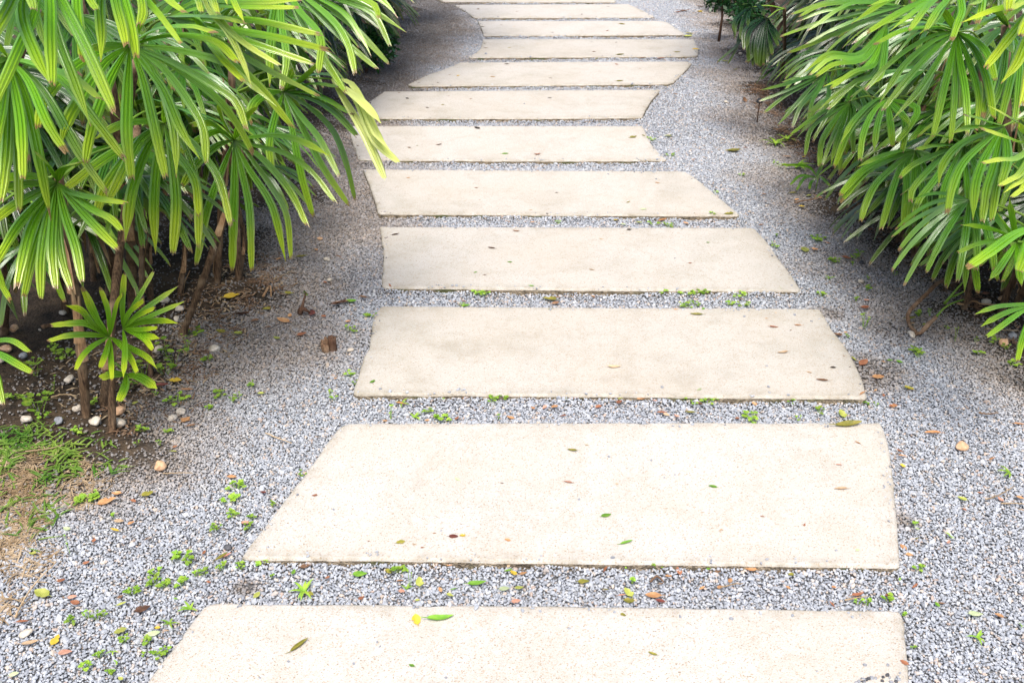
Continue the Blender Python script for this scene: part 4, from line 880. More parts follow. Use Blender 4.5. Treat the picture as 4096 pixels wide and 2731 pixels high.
LITTER = {
'S5': "545 428 22 r f;1413 330 25 w f;1685 355 14 i d;1275 660 16 o d;1390 676 38 d f 0;1445 672 24 y t;1068 712 36 e t;1150 728 18 t d;1200 745 12 r f;875 709 12 i d;1718 700 26 o t;2085 350 38 p d 170;2110 155 42 e c 160;1160 1185 60 y t 110;1310 1180 108 g c 8;455 1345 90 e d 45;1137 1462 27 g f 150;820 905 56 g f 20;995 890 36 e t;1185 952 52 l t 95;1065 948 30 o d 20;1310 998 26 o f 110;1535 958 76 g c 8;1388 998 28 g d;1370 1030 30 l t;1365 855 26 o c;1310 845 28 i d;1720 885 36 g c;1755 895 34 y t 130;1815 898 30 o f 20;1725 852 22 t f;1700 990 42 w f 0;1790 985 36 l f 5;1770 1065 38 p t 20;1170 1063 20 l t;1075 1010 28 p t;490 860 38 i t;622 930 20 r t;418 895 28 g f 80;195 1040 36 l t 60;830 1055 28 r t;520 1030 36 e t;15 795 42 p d 40;230 400 26 d f 160;40 305 36 o f 10",
'S6': "1870 108 26 o d 130;1755 243 26 p d 170;1770 388 54 t d 170;990 373 34 g f 160;340 548 44 g f 30;465 717 56 g d 20;1290 558 20 r d 160;1548 608 16 r f;1040 640 24 t d;1870 760 22 w t;408 358 14 t t;225 122 15 t t;335 875 42 r d 70;205 948 46 e t;785 885 42 r f 95;720 915 30 o t;1220 875 48 o f 165;1095 945 30 o t 70;920 993 36 o c;1035 985 26 o t;630 1030 66 o f 175;670 1063 38 d f 170;480 1010 52 l t 110;480 1062 44 e t;438 1030 32 p d;340 995 26 e d;1450 990 20 o t;1725 988 20 o f;1870 1040 60 r c 20;1713 1095 32 r d 115;2060 1040 32 r t;1465 910 26 e t;1020 890 24 i t;1145 865 26 r d;1415 865 26 o d;445 1155 24 e t;625 1392 40 e c 150;965 870 22 g f",
'S7': "545 292 68 o d 170;380 380 30 r c;395 405 32 o c;397 455 26 y t 120;400 875 34 o f 110;430 915 28 o t;790 600 24 r d;712 683 20 r f;700 625 38 l f 140;893 632 30 p f 110;995 625 30 o t;470 780 18 w f;470 832 22 e d;630 850 22 p f;570 1175 30 g f 100;592 1170 30 i c;765 1220 58 w f 10;885 1230 36 o t 160;458 1083 38 r c;405 1465 36 r f 130;350 155 28 o t;430 65 36 l t;988 258 42 o d;90 190 50 l t 95;115 255 112 e c 12;850 430 34 o d 20;1000 690 30 t d",
'S4': "560 215 50 e d 175;615 168 18 g t;400 172 16 o t;1165 312 36 r d 5;1355 300 30 o d 170;1180 198 10 t f;1110 243 12 o f;1300 337 10 i f;1630 628 24 k t;1545 732 48 i d 165;1445 668 24 t d;1235 512 46 t c;580 800 22 w f;1670 372 28 i t;1730 355 18 o f;1790 560 34 l d 110;1870 585 58 r f 50;1985 700 48 o t 0;1860 830 36 o d;1870 888 30 g f;1420 885 28 l d;1020 905 26 o t;125 875 36 o t;545 860 15 r f;580 905 28 i f;510 978 44 e c 170;325 1000 32 t f;405 1008 26 p t;290 985 42 r d 5;880 1020 22 r t;2225 785 38 y t;2100 920 34 r t;1885 157 34 r f 0;2080 570 26 g f;2150 580 28 g f;915 105 22 i d;235 890 20 p t;2030 840 20 r f 70;1965 800 16 o t;1720 172 10 i f;1715 540 8 i f",
'S3': "375 740 26 g t;300 90 36 i d 160;205 117 38 g f 10;110 140 70 b c 30;1100 137 40 g f 0;1090 108 26 r d;1760 80 58 e t 160;1800 115 36 i t;1820 68 26 i d;2100 60 20 o t;2270 625 54 t c 5;1765 172 20 e d;590 905 40 o d 150;1630 955 20 o t;1720 948 26 p f;1800 945 30 o t;2140 945 30 r t;1455 1030 32 o f 165;1035 1030 22 r t;800 1040 20 o t;470 1040 20 o t;1890 885 20 l t;1960 880 22 r d;2320 870 32 l f;2310 905 30 r t;1865 1020 30 r d;1090 875 16 p f;180 275 24 o f",
'H': "785 800 46 d f 80;520 860 60 o f 155;580 820 26 o t;690 985 38 r t;165 815 52 b d 10;65 675 62 y t 25;270 860 32 i t;1240 660 34 i c 150;1130 690 42 g f 5;1050 710 62 i c 20;575 630 36 e t;460 1020 32 l f 150;120 970 38 l c 10;320 1500 26 l t;820 225 24 o t;480 310 30 o d;690 290 48 e d 10;370 760 34 e f;900 525 20 r f;1475 545 26 r d;990 1370 15 o f;1110 875 18 p t;1020 290 32 i d;390 920 22 i t;885 830 26 r t",
'S2': "275 132 15 o t;595 180 16 r d;610 235 10 i f;970 203 13 b d;1445 155 18 o f;1310 247 20 e c;1380 280 26 w f;850 285 16 t d;215 400 32 b d 10;780 383 28 i c;665 463 32 b d 165;750 528 20 g t;1180 420 18 t c;1600 533 16 r t;1315 376 22 k t;1685 436 14 g f;590 576 14 g f;1135 565 22 t d;635 588 12 i f;855 641 24 g c;1850 312 14 r f;1780 300 40 e t;1470 330 46 o d 30;1360 340 26 l f;1580 340 26 o f;1285 350 22 w f;860 345 20 o t;1250 330 20 y f;1935 350 24 o d;1945 205 22 o f;2140 470 54 l t 80;2190 468 28 o t;2100 235 22 o t;2085 205 36 e d;2125 270 24 y t;1805 8 46 e c 5;730 18 28 g f 0;880 22 26 r c",
'S1': "350 870 20 i c;525 853 24 b c;745 755 28 k t;1105 910 24 r c;1665 808 34 e t 30;1725 798 18 e f;1670 882 9 t f;760 810 9 t f;395 858 9 e f;335 580 18 k t;580 567 12 i f;710 585 12 r d;545 618 14 e t;453 635 14 b t;1175 578 16 k t;290 548 12 i f;635 447 18 y t;585 442 12 i f;840 455 22 t d 0;1180 462 14 k t;1355 480 10 r f;1587 480 30 e d 5;920 380 20 b d;1565 380 18 r f;405 488 12 k t;515 488 12 b t;1830 445 12 t f;1705 405 10 r f;790 258 12 k t;800 283 18 i f;935 283 12 e f;1420 250 10 k t;1435 307 15 i d;1565 252 10 k t;1590 325 32 e d 0;1925 310 28 e c;2030 290 28 y f;1945 280 12 t f;1100 258 14 t f;1190 193 12 k t;1360 180 12 t f;1515 183 14 r d;1600 145 26 e d;780 160 16 k t;890 150 12 i f;965 157 12 t f;755 57 16 i d;980 70 10 i f;1362 88 14 b d;1520 42 12 k t;1720 68 20 e f;1060 98 12 y f;2060 40 36 i c 160;1965 65 60 i c 0;2060 70 24 y d;1930 72 24 r d;2260 890 56 e d 5;2195 823 16 o f;1870 805 30 l t;1100 712 24 e d;1910 550 22 i d;1990 215 36 l t;1830 350 30 r d;1720 348 26 i d;1420 345 22 r d;1450 350 18 e d",
'Fx': "450 1095 36 r d 5;325 750 36 r t;100 690 26 o f;190 650 24 o d;125 345 36 o d;60 325 24 l t;265 1290 32 i t;460 1045 22 p f;370 165 42 o f 5;1070 870 34 r f 160;1290 1020 32 r f 5;770 1175 50 e c 10;770 1205 34 t f 0;865 1215 22 l f;580 1475 16 o f;490 570 26 r f;520 410 34 i d;600 540 26 y t;300 500 20 o f",
'G': "620 515 70 o t 30;675 470 40 o t;1010 232 28 l d;1345 362 32 o f 10;690 628 38 t f 10;760 640 28 o t;665 683 46 y d 160;500 870 26 r f 40;355 973 32 r f 25;435 1100 42 r f 160;420 1068 36 p f 10;385 675 36 w f 160;240 1048 74 l t 160;705 1115 42 l d 25;830 1145 58 b t 20;700 1270 50 l t 30;890 1290 54 w f 10;325 1320 54 y t 75;380 1390 54 p f 10;180 1335 68 t c 20;130 1210 52 r d 10;80 1515 38 w f 10;855 470 48 e t;775 512 28 r t;1290 840 62 e d 50;1185 810 24 r f 80;545 740 26 r t;1420 635 34 p f;850 733 22 i d;700 1070 24 i t;1210 985 20 r f;915 1255 24 y t;965 1275 24 t d;700 1550 28 l f;190 815 30 l t;1015 200 20 r f;1100 75 44 i c;1075 40 40 o f;760 160 28 i d;1090 800 18 o f;470 440 26 i d;590 60 20 o d",
'C': "1670 800 50 b d 15;1210 1255 52 y t 0;1640 920 34 l f 10;1520 905 42 e f;1290 1310 48 o d 5;1110 1310 72 d d 5;940 1425 26 l f;1280 1510 40 o t 60;860 1420 40 t d;1370 890 20 y f;1300 890 26 r d;1540 620 30 i d;1450 960 26 i d",
'D': "435 1255 16 o f;630 1330 18 r d;165 1440 20 o d;520 1365 50 e d 0;1010 1400 26 o f;1150 1415 16 y t;450 545 30 l t;540 620 24 e d;225 100 26 y d;130 305 30 e t;760 665 16 t f;880 590 22 l d",
}
NL = 0
CUT = sorted((float(it.split()[2]) for t in LITTER.values() for it in t.split(';')), reverse=True)[285]
SMALL = []
for c, t in LITTER.items():
    for it in t.split(';'):
        q = it.split()
        if float(q[2]) <= CUT: SMALL.append((c, q)); continue
        fleaf(c, float(q[0]), float(q[1]), float(q[2]), q[3], FM[q[4]], float(q[5]) if len(q) > 5 else None); NL += 1
fleaf('D', 620, 905, 40, 'i', 'upright', 60); NL += 1
def joined(objs, name):
    """one mesh out of several loose crumbs"""
    dg_v, dg_f, fm, ms = [], [], [], []
    for o in objs:
        b_ = len(dg_v); mw = o.matrix_basis
        m_ = o.data.materials[0]
        if m_ not in ms: ms.append(m_)
        dg_v += [mw @ v_.co for v_ in o.data.vertices]
        for f_ in o.data.polygons: dg_f.append(tuple(b_+k for k in f_.vertices)); fm.append(ms.index(m_))
        bpy.data.objects.remove(o)
    return mesh_obj(name, dg_v, dg_f, mats=ms, fmat=fm)
crumbs = []
for c, q in SMALL:
    fleaf(c, float(q[0]), float(q[1]), float(q[2]), q[3], FM[q[4]], float(q[5]) if len(q) > 5 else None); o, *_ = PEND.pop(); crumbs.append(o)
tag(joined(crumbs, 'leaf_litter'), 'tiny brown, black and yellow leaf crumbs strewn over slabs and gravel', 'leaf litter', kind='stuff')
print('leaves', NL, 'crumbs', len(crumbs), 'cut', CUT)

# ------------------------------------------------------------------ weeds
def weed(c, x, y, size, n, kind='clover'):
    fx, fy = px(c, x, y); p, i = place(fx, fy); Z = depth(p); Rm = size*.5*Z/F; V, Fc = [], []
    for k in range(n):
        a = random.uniform(0, 6.28); r = Rm*math.sqrt(random.random()); cx, cy = math.cos(a)*r, math.sin(a)*r; h = random.uniform(.003, .012)
        if kind == 'clover':
            lr = min(.0054, max(.0028, Rm*.24))*random.uniform(.6, 1.15)
            for m_ in range(3):
                b = len(V); aa = a+m_*2.094; ox, oy = cx+math.cos(aa)*lr*.8, cy+math.sin(aa)*lr*.8; tx, ty = random.uniform(-.35, .35), random.uniform(-.35, .35)
                V.append((ox, oy, h))
                for q in range(7):
                    b2 = 2*math.pi*q/7; dx, dy = math.cos(b2)*lr, math.sin(b2)*lr; V.append((ox+dx, oy+dy, h+dx*tx+dy*ty+.0012))
                for q in range(7): Fc.append((b, b+1+q, b+1+(q+1) % 7))
        elif kind == 'round':
            lr = Rm*.34*random.uniform(.7, 1.1); b = len(V); tx, ty = random.uniform(-.3, .3), random.uniform(-.5, .1); h = random.uniform(.01, .05); V.append((cx, cy, h))
            for q in range(9):
                b2 = 2*math.pi*q/9; dx, dy = math.cos(b2)*lr, math.sin(b2)*lr; V.append((cx+dx, cy+dy, h+dx*tx+dy*ty+.002))
            for q in range(9): Fc.append((b, b+1+q, b+1+(q+1) % 9))
        else:
            L = Rm*random.uniform(.9, 1.6); w = min(.006, Rm*.16); d = Vector((math.cos(a), math.sin(a), 0)); s = Vector((-d.y, d.x, 0)); b = len(V)
            for q in range(5):
                t = q/4; pp = d*(L*t)+Vector((0, 0, L*(.75*t-.6*t*t))); ww = w*(1-t*t*.95); V += [pp-s*ww, pp+s*ww]
            for q in range(4): Fc.append((b+2*q, b+2*q+1, b+2*q+3, b+2*q+2))
        if kind != 'blade': tube([Vector((cx*.3, cy*.3, -.004)), Vector((cx*.7, cy*.7, h*.6)), Vector((cx, cy, h))], [.0007]*3, 4, V, Fc, cap=False)
    o = mesh_obj('weed', V, Fc, M['weed'], smooth=False); o.location = p
    nm = {'clover': 'clover weed tuft', 'round': 'round leaved weed', 'blade': 'short grass tuft'}[kind]
    sz = '' if 28 <= size < 60 else 'small ' if size < 28 else 'broad '
    pend(o, sz+nm, p, i, 'weed', 'weeds growing in the gravel and beds')
WEEDS = {
'G': "1370 425 60;1330 500 60;1350 590 50;1250 665 44;1440 660 40;1460 600 34;1050 830 60;1110 855 54;905 930 46;895 990 56;960 1000 44;1050 990 54;1130 940 34;1180 930 44;1390 900 36;1290 900 44;760 1045 60;560 1190 36;510 1180 34;430 1210 50;600 1170 40;850 1340 44;720 1330 44;655 1385 40 blade;580 1410 36;500 1480 50;680 1450 30 blade;920 1415 54;960 1400 34;650 1510 40;830 1415 24;1030 1080 26 blade;1105 1140 60 blade;985 1225 50 blade;500 510 70;560 490 44;450 530 40;830 120 50;930 195 24;980 100 44;240 40 80 round;455 140 50;800 205 20;405 805 26 round;660 595 18",
'S5': "1060 885 54;220 825 60;100 860 36;285 480 30;470 290 34;480 1010 80 blade;280 920 24;1105 990 40 blade;1125 970 22 round",
'S6': "475 855 36;655 860 50;1870 1080 34;1925 1090 36;2060 1065 54;500 945 16",
'S7': "480 985 44;945 500 60 blade;775 1340 60 blade;405 1225 24;460 755 20;1000 1275 24 blade;440 1395 24;640 815 30 blade;380 1045 24 blade",
'S4': "290 35 44;470 40 60;550 45 60;620 35 50;890 65 56;1195 35 28;1545 60 36;1810 95 20;490 145 70;560 145 30;830 140 40;930 145 44;1875 300 36 round;2290 500 50;2310 210 36;450 870 36;640 895 46;730 865 50;320 860 28;1520 960 44;1000 1020 70;1365 1020 28;1920 910 24;1975 910 22;1750 385 26;540 910 24;1310 885 40;1900 290 20;1590 865 28;1710 985 30 blade",
'S3': "370 225 40;320 240 24;225 340 36;180 330 28;1245 50 50;1190 45 34;940 860 32 blade;1320 890 44;1410 860 40;1735 850 36 blade;510 1010 36 round;700 1010 50 blade;910 1030 56;200 680 40;60 860 32;30 820 24;600 900 50 blade;800 965 40;1360 1030 16;240 740 24",
'Fx': "350 490 30;380 595 40;130 620 60;380 745 44;245 770 44;465 965 34;150 1010 30;830 1140 36;910 1145 36 round;445 1230 36 round;810 1400 44;825 1435 34;1085 1320 26 round;1220 1330 20;1340 1340 44;1250 1410 40;1440 1400 40;1030 1240 24;390 1040 22;1480 1500 50;690 720 16;480 890 16;210 890 36 blade;660 855 24;370 795 24;420 710 30",
'S2': "1700 300 30;1500 355 44;1430 345 34;985 345 30;1720 195 24;2010 400 28;2010 455 34;2200 420 44;1990 445 22;1845 115 30;2275 520 44;630 675 34;540 730 34",
'S1': "1770 825 30;1880 920 40",
'C': "1145 1080 60 round;1200 1130 70 round;1290 1060 60 round;1140 1220 80 round;1300 1030 36 round;250 1240 60 round;270 1480 90 round;370 1350 44 round;200 1420 50;470 1100 90;370 1060 50;1330 920 70;1440 1110 44;1500 1340 60;1600 1380 36;1640 1350 30;1220 1380 80;1430 1430 36;890 1330 70 round;990 1230 70 round;120 1400 60;910 1240 60 round;300 1540 50;240 1150 60;330 1390 50;1740 1270 36;1080 1360 24;640 1440 50;1100 1200 50 round",
'D': "905 1290 90 blade;1000 1270 70 blade;1080 1500 110 blade;860 520 50;900 1450 30",
}
NW = 0
for c, t in WEEDS.items():
    for it in t.split(';'):
        q = it.split(); k = q[3] if len(q) > 3 else 'clover'; s = float(q[2])
        weed(c, float(q[0]), float(q[1]), s*1.15, {'clover': max(3, int(s/7)), 'round': max(2, int(s/12)), 'blade': max(4, int(s/9))}[k], k); NW += 1
print('weeds', NW)

# ------------------------------------------------------------------ turf and dry clippings (uncountable)
def blades(poly, n, Lr, wr, lay, name, mat, label, seed):
    rr = random.Random(seed); V, Fc = [], []; q = np.array([tuple(gnd(x, y)[:2]) for x, y in poly]); c = 0
    while c < n:
        x = rr.uniform(q[:, 0].min(), q[:, 0].max()); y = rr.uniform(q[:, 1].min(), q[:, 1].max())
        if not bool(inside(q, np.array([x]), np.array([y]))[0]): continue
        if noise.noise(Vector((x*11, y*11, seed))) < rr.uniform(-.35, .30): continue
        dd = np.sqrt(((q-np.array([x, y]))**2).sum(1)).min()
        ed = min(abs((q[(k_+1) % len(q), 0]-q[k_, 0])*(q[k_, 1]-y)-(q[k_, 0]-x)*(q[(k_+1) % len(q), 1]-q[k_, 1]))/max(1e-6, math.hypot(*(q[(k_+1) % len(q)]-q[k_]))) for k_ in range(len(q)))
        if rr.random() > min(1, ed/.10+.12): continue
        c += 1; z = float(gz(x, y))+rr.uniform(.0, .006); a = rr.uniform(0, 6.28); L = rr.uniform(*Lr); w = rr.uniform(*wr); d = Vector((math.cos(a), math.sin(a), 0)); s = Vector((-d.y, d.x, 0)); up = rr.uniform(*lay); b = len(V)
        for k in range(5):
            t = k/4; p = Vector((x, y, z))+d*(L*t)+Vector((0, 0, L*up*(t-.62*t*t))); ww = w*(.5+.5*math.sin(math.pi*min(1, t+.25)))*(1 if k < 4 else .1); V += [p-s*ww*.5+Vector((0, 0, ww*.2)), p, p+s*ww*.5+Vector((0, 0, ww*.2))]
        for k in range(4):
            for j in (0, 1): Fc.append((b+3*k+j, b+3*k+j+1, b+3*k+4+j, b+3*k+3+j))
    o = mesh_obj(name, V, Fc, mat, smooth=False); tag(o, label, name.replace('_', ' '), kind='stuff')
v = lambda *pts: [px('V', x, y) for x, y in pts]
blades(v((-60, 960), (60, 985), (150, 990), (240, 1005), (300, 1075), (275, 1095), (210, 1110), (205, 1190), (130, 1200), (110, 1240), (30, 1275), (-60, 1300)), 520, (.02, .065), (.0035, .008), (.10, .5), 'grass', M['grass'], 'broad bladed green turf creeping over the gravel at the lower left', 3)
blades(v((-60, 1040), (120, 1040), (280, 1085), (260, 1110), (230, 1150), (150, 1210), (150, 1260), (110, 1320), (60, 1400), (-60, 1470)), 2000, (.012, .05), (.0016, .0045), (.02, .25), 'dry_grass', M['straw'], 'straw coloured dry grass clippings below the turf', 9)
blades(v((430, 640), (640, 560), (700, 640), (560, 800), (430, 960), (330, 1010), (260, 1020), (230, 930), (400, 760)), 900, (.012, .045), (.002, .006), (.02, .3), 'dry_leaf_bits', M['twig'], 'brown crumbled leaf bits on the soil under the left palms', 5)
blades(v((430, 660), (640, 580), (680, 660), (540, 820), (420, 960), (320, 1000), (200, 960), (60, 960), (60, 860), (300, 760)), 380, (.010, .04), (.002, .007), (.02, .5), 'dry_leaf_bits', M['straw'], 'pale torn sheath bits on the soil under the left palms', 15)
blades(v((900, 110), (1090, 20), (1100, 110), (930, 190), (840, 210), (800, 160)), 500, (.012, .05), (.002, .006), (.02, .3), 'dry_leaf_bits', M['twig'], 'brown crumbled leaf bits in the shaded gravel at the upper left', 6)
blades(v((1690, 200), (1800, 330), (1900, 430), (2050, 600), (2200, 700), (2340, 820), (2340, 740), (2100, 560), (1900, 380), (1760, 200)), 1500, (.012, .045), (.003, .008), (.02, .3), 'dry_leaf_bits', M['twig'], 'brown crumbled leaf bits along the foot of the right hedge', 8)

# ------------------------------------------------------------------ pebbles and stray stones
def pebble(c, x, y, L, mat, head, group, flat=.65):
    fx, fy = px(c, x, y); p, i = place(fx, fy); Z = depth(p); r = L*.5*Z/F
    bm = bmesh.new(); bmesh.ops.create_icosphere(bm, subdivisions=3 if L > 20 else 2, radius=1); sd = random.uniform(0, 99)
    for w_ in bm.verts:
        n_ = noise.noise(w_.co*.9+Vector((sd, 0, 0)))*.42+noise.noise(w_.co*2.2+Vector((0, sd, 0)))*.16; w_.co *= 1+n_
        w_.co.x *= r*1.05; w_.co.y *= r*.8; w_.co.z *= r*flat
    me = bpy.data.meshes.new('pebble'); bm.to_mesh(me); bm.free(); me.polygons.foreach_set('use_smooth', [True]*len(me.polygons)); me.materials.append(mat)
    o = bpy.data.objects.new('pebble', me); COL.objects.link(o); o.location = p+Vector((0, 0, r*flat*.30)); o.rotation_euler = (random.uniform(-.2, .2), random.uniform(-.2, .2), random.uniform(0, 6.28))
    pend(o, head, p, i, 'pebble', group)
PEB = [('C', 105, 918, 38, 't'), ('C', 55, 1055, 46, 't'), ('C', 485, 1275, 42, 'p'), ('C', 545, 1480, 38, 'p'), ('C', 835, 1485, 42, 't'), ('C', 1245, 1455, 38, 'p'), ('C', 1190, 1500, 36, 'p'), ('C', 1140, 712, 44, 'p'), ('C', 1240, 775, 32, 'p'), ('C', 1220, 832, 30, 'p'), ('C', 1060, 908, 30, 'p'), ('C', 1095, 1055, 38, 'p'), ('C', 1480, 1030, 42, 'p'), ('C', 440, 800, 28, 'p'), ('G', 165, 75, 42, 'p'), ('G', 350, 85, 38, 'g'),
       ('G', 565, 85, 46, 'p'), ('G', 705, 97, 52, 'p'), ('G', 1000, 30, 34, 'p'), ('G', 700, 20, 46, 't'), ('C', 20, 1130, 40, 'p'), ('C', 170, 1105, 32, 'g'), ('C', 280, 920, 14, 'p'), ('S3', 200, 490, 26, 'p'), ('Fx', 780, 1285, 38, 'p'), ('Fx', 425, 915, 28, 'p'), ('Fx', 1400, 1055, 28, 't'), ('Fx', 1290, 1080, 36, 'p'), ('Fx', 430, 780, 22, 'd'), ('Fx', 1480, 1300, 36, 'g'), ('Fx', 1410, 1365, 46, 't'), ('S7', 700, 365, 54, 't'), ('G', 930, 315, 54, 't'), ('G', 1320, 780, 32, 'd'), ('H', 915, 310, 26, 'p'), ('H', 940, 505, 22, 'p'), ('H', 850, 120, 22, 't'), ('D', 455, 915, 16, 'p'), ('D', 585, 495, 16, 'p'), ('Fx', 1080, 740, 34, 't'), ('G', 150, 1275, 44, 'p')]
for c, x, y, L, k in PEB:
    pebble(c, x, y, L, M[{'p': 'pale', 't': 'tanst', 'g': 'greyst', 'd': 'darkst'}[k]], ('large ' if L > 40 else 'small ' if L < 28 else '')+{'p': 'whitish', 't': 'orange tan', 'g': 'grey', 'd': 'dark'}[k]+' pebble', 'rounded pebbles lying in beds and gravel')
STR = "S5 92 1098 16;S5 278 1088 24;S5 942 1345 10;S5 925 1318 12;S5 783 1450 13;S5 387 1437 13;S5 212 1537 11;S5 1345 1535 13;S5 1315 643 10;S5 660 513 12;S5 262 743 12;S5 1235 1162 10;S5 1150 1108 18;S6 358 193 12;S6 615 215 11;S6 175 452 12;S6 1740 762 12;S6 695 320 8;S6 760 302 8;S6 792 1165 14;S6 1103 1178 18;S6 115 1237 14;S6 1915 1458 18;S6 2055 1458 16;S6 1625 1495 10;S4 1328 215 14;S4 1110 615 10;S4 935 228 12;S4 290 782 14;S4 1125 780 14;S4 1462 265 9;S2 1370 108 8;S2 1215 115 9;S2 1440 137 9;S2 1528 510 7;S1 800 320 14;S1 1025 612 8;S3 435 795 12"
for it in STR.split(';'):
    q = it.split(); pebble(q[0], float(q[1]), float(q[2]), float(q[3]), M['greyst'], 'stray grey gravel stone', 'stray gravel stones lying on the slabs')
for k in range(26):
    t = random.random(); pebble('S6', 1860+270*t, 1568-60*math.sqrt(t)*random.random()-4, random.uniform(11, 19), M[random.choice(['greyst', 'greyst', 'pale', 'darkst'])], 'spilled gravel stone', 'stones spilled on the nearest slab')
    PEND.pop(); o = COL.objects[-1]; o['label'] = 'gravel stone in the spill on the right end of the nearest slab'; o['category'] = 'pebble'

# ------------------------------------------------------------------ twigs, straws, dead branch, stump, stake
def twig(c, pts, r, mat, label, cat='twig', name='twig', lift=.006):
    w_ = []
    for x, y in pts: p, i = place(*px(c, x, y)); w_.append(p+Vector((0, 0, r+lift*.5)))
    b = w_[0].copy(); q = cr([p-b for p in w_], 14); V, Fc = tube([Vector(k)+Vector((0, 0, random.uniform(0, lift*.4))) for k in q], [r*(1-.45*i/13) for i in range(14)], 6, wob=.15)
    o = mesh_obj(name, V, Fc, M[mat]); o.location = b; tag(o, label, cat, 'twigs and straws on the ground')
twig('H', [(440, 515), (530, 465), (615, 420)], .0022, 'straw', 'short straw on the gravel right of the left palms')
twig('S5', [(245, 45), (330, 78), (405, 105)], .0022, 'straw', 'straw lying on gravel left of the back corner of the second slab')
twig('G', [(945, 358), (1030, 352), (1120, 350)], .0018, 'straw', 'thin straw beside the orange tan pebble below the left bed')
twig('S7', [(780, 202), (830, 208), (880, 203)], .003, 'twig', 'dark twig on the gravel at the right border')
twig('S7', [(815, 640), (900, 610), (965, 570)], .002, 'straw', 'slanting straw at the right border above the flat straw')
twig('S7', [(895, 658), (960, 660), (1030, 664)], .0022, 'straw', 'flat straw running out of the right border')
twig('G', [(90, 1190), (140, 1090), (210, 990), (330, 870)], .0022, 'straw', 'long dry runner curving out of the dry grass at lower left')
twig('G', [(160, 272), (280, 258), (385, 232)], .002, 'straw', 'straw crossing the top of the turf')
twig('C', [(365, 1412), (450, 1390), (540, 1402)], .0026, 'straw', 'pale twig on black soil left of the hairy grey cane')
twig('C', [(300, 925), (370, 905), (440, 888)], .009, 'twig', 'thick piece of bark on the soil at the left', 'bark', 'bark_piece')
twig('S2', [(2090, 255), (2150, 250), (2220, 245)], .004, 'twig', 'brown twig on the gravel edge under the right hedge')
twig('S6', [(1040, 993), (1110, 975), (1175, 968)], .0018, 'straw', 'straw beside orange leaves in the front gap, right part')
twig('S6', [(1790, 1078), (1860, 1062), (1930, 1050)], .0018, 'straw', 'straw under the curled rust leaf in the front gap')
twig('Fx', [(1085, 1100), (1150, 1105), (1200, 1080), (1260, 1105), (1380, 1110)], .0042, 'sheath', 'tan root snaking along the soil under the right palms', 'root', 'root')
twig('Fx', [(1290, 1255), (1400, 1268), (1520, 1278)], .0022, 'straw', 'straw on the dark soil at the right border')
twig('G', [(0, 1100), (60, 1080), (150, 1110)], .002, 'straw', 'straw under the turf at the left border')
twig('S6', [(610, 955), (650, 925), (690, 960), (660, 970)], .003, 'twig', 'clump of brown twig debris in the front gap, middle')
twig('H', [(350, 690), (410, 600), (420, 690)], .005, 'sheath', 'frayed brown sheath piece beside the yellow leaf', 'bark', 'bark_piece')
# dead branch arching out of the gravel at the right
def arc3(c, pts): 
    out = []
    for x, y, h in pts:
        p, _ = place(*px(c, x, y)); base = p
        if h: # keep the pixel, raise off the ground towards the camera
            d = (C0-p).normalized(); p = p+d*(h/d.z)
        out.append(p)
    return out
br = arc3('Fx', [(1020, 903, .03), (950, 930, .07), (870, 1010, .08), (790, 1085, .06), (752, 1140, .03), (760, 1200, .004), (800, 1260, .004), (830, 1278, .006), (880, 1225, .03), (950, 1158, .06)])
e = empty('dead_branch', br[5]); tag(e, 'dead brown vine branch arching out of the gravel, with green shoot, before the right palms', 'branch')
V_, F_ = tube([Vector(q)-e.location for q in cr(br, 34)], [.0075+.001*math.sin(i*1.7) for i in range(34)], 8, wob=.18); mesh_obj('stem', V_, F_, M['twig'], e)
sh = arc3('Fx', [(950, 1158, .06), (1000, 1110, .08), (1060, 1080, .09), (1140, 1052, .10)]); V_, F_ = tube([Vector(q)-e.location for q in cr(sh, 10)], [.0045-.0003*i for i in range(10)], 6)
sh = arc3('Fx', [(1005, 1080, .08), (1050, 1020, .12), (1090, 975, .14), (1140, 930, .16)]); tube([Vector(q)-e.location for q in cr(sh, 10)], [.006-.0004*i for i in range(10)], 6, V_, F_)
sh = arc3('Fx', [(1050, 1030, .11), (1100, 1010, .13), (1140, 995, .14)]); tube([Vector(q)-e.location for q in cr(sh, 6)], [.004-.0004*i for i in range(6)], 6, V_, F_)
mesh_obj('shoot', V_, F_, M['petiole'], e)
# cut stump
b, _ = place(*px('H', 935, 1105)); e = empty('cut_stump', b); tag(e, 'small hollow cut cane stump sticking up from gravel left of the third slab', 'stump')
V_, F_ = [], []; n = 14; rr_ = [(.014, -.02), (.0135, .03), (.0145, .042), (.010, .042), (.009, .015)]
for r_, z in rr_:
    for k in range(n): a = 6.283*k/n; V_.append((.012+r_*math.cos(a), r_*math.sin(a), z+(random.uniform(-.003, .003) if z > .03 else 0)))
for i in range(4):
    for k in range(n): F_.append((i*n+k, i*n+(k+1) % n, (i+1)*n+(k+1) % n, (i+1)*n+k))
F_.append(tuple(4*n+k for k in range(n))); mesh_obj('stub', V_, F_, M['trunk'], e)
V_, F_ = [], []
for k in range(4):
    a = 2.2+k*.7; o_ = Vector((math.cos(a)*.014, math.sin(a)*.012, 0)); tube([o_+Vector((0, 0, -.02)), o_*1.4+Vector((0, 0, .02)), o_*1.7+Vector((0, 0, .036-.005*k))], [.011, .010, .003], 6, V_, F_, wob=.25)
mesh_obj('bark', V_, F_, M['twig'], e)
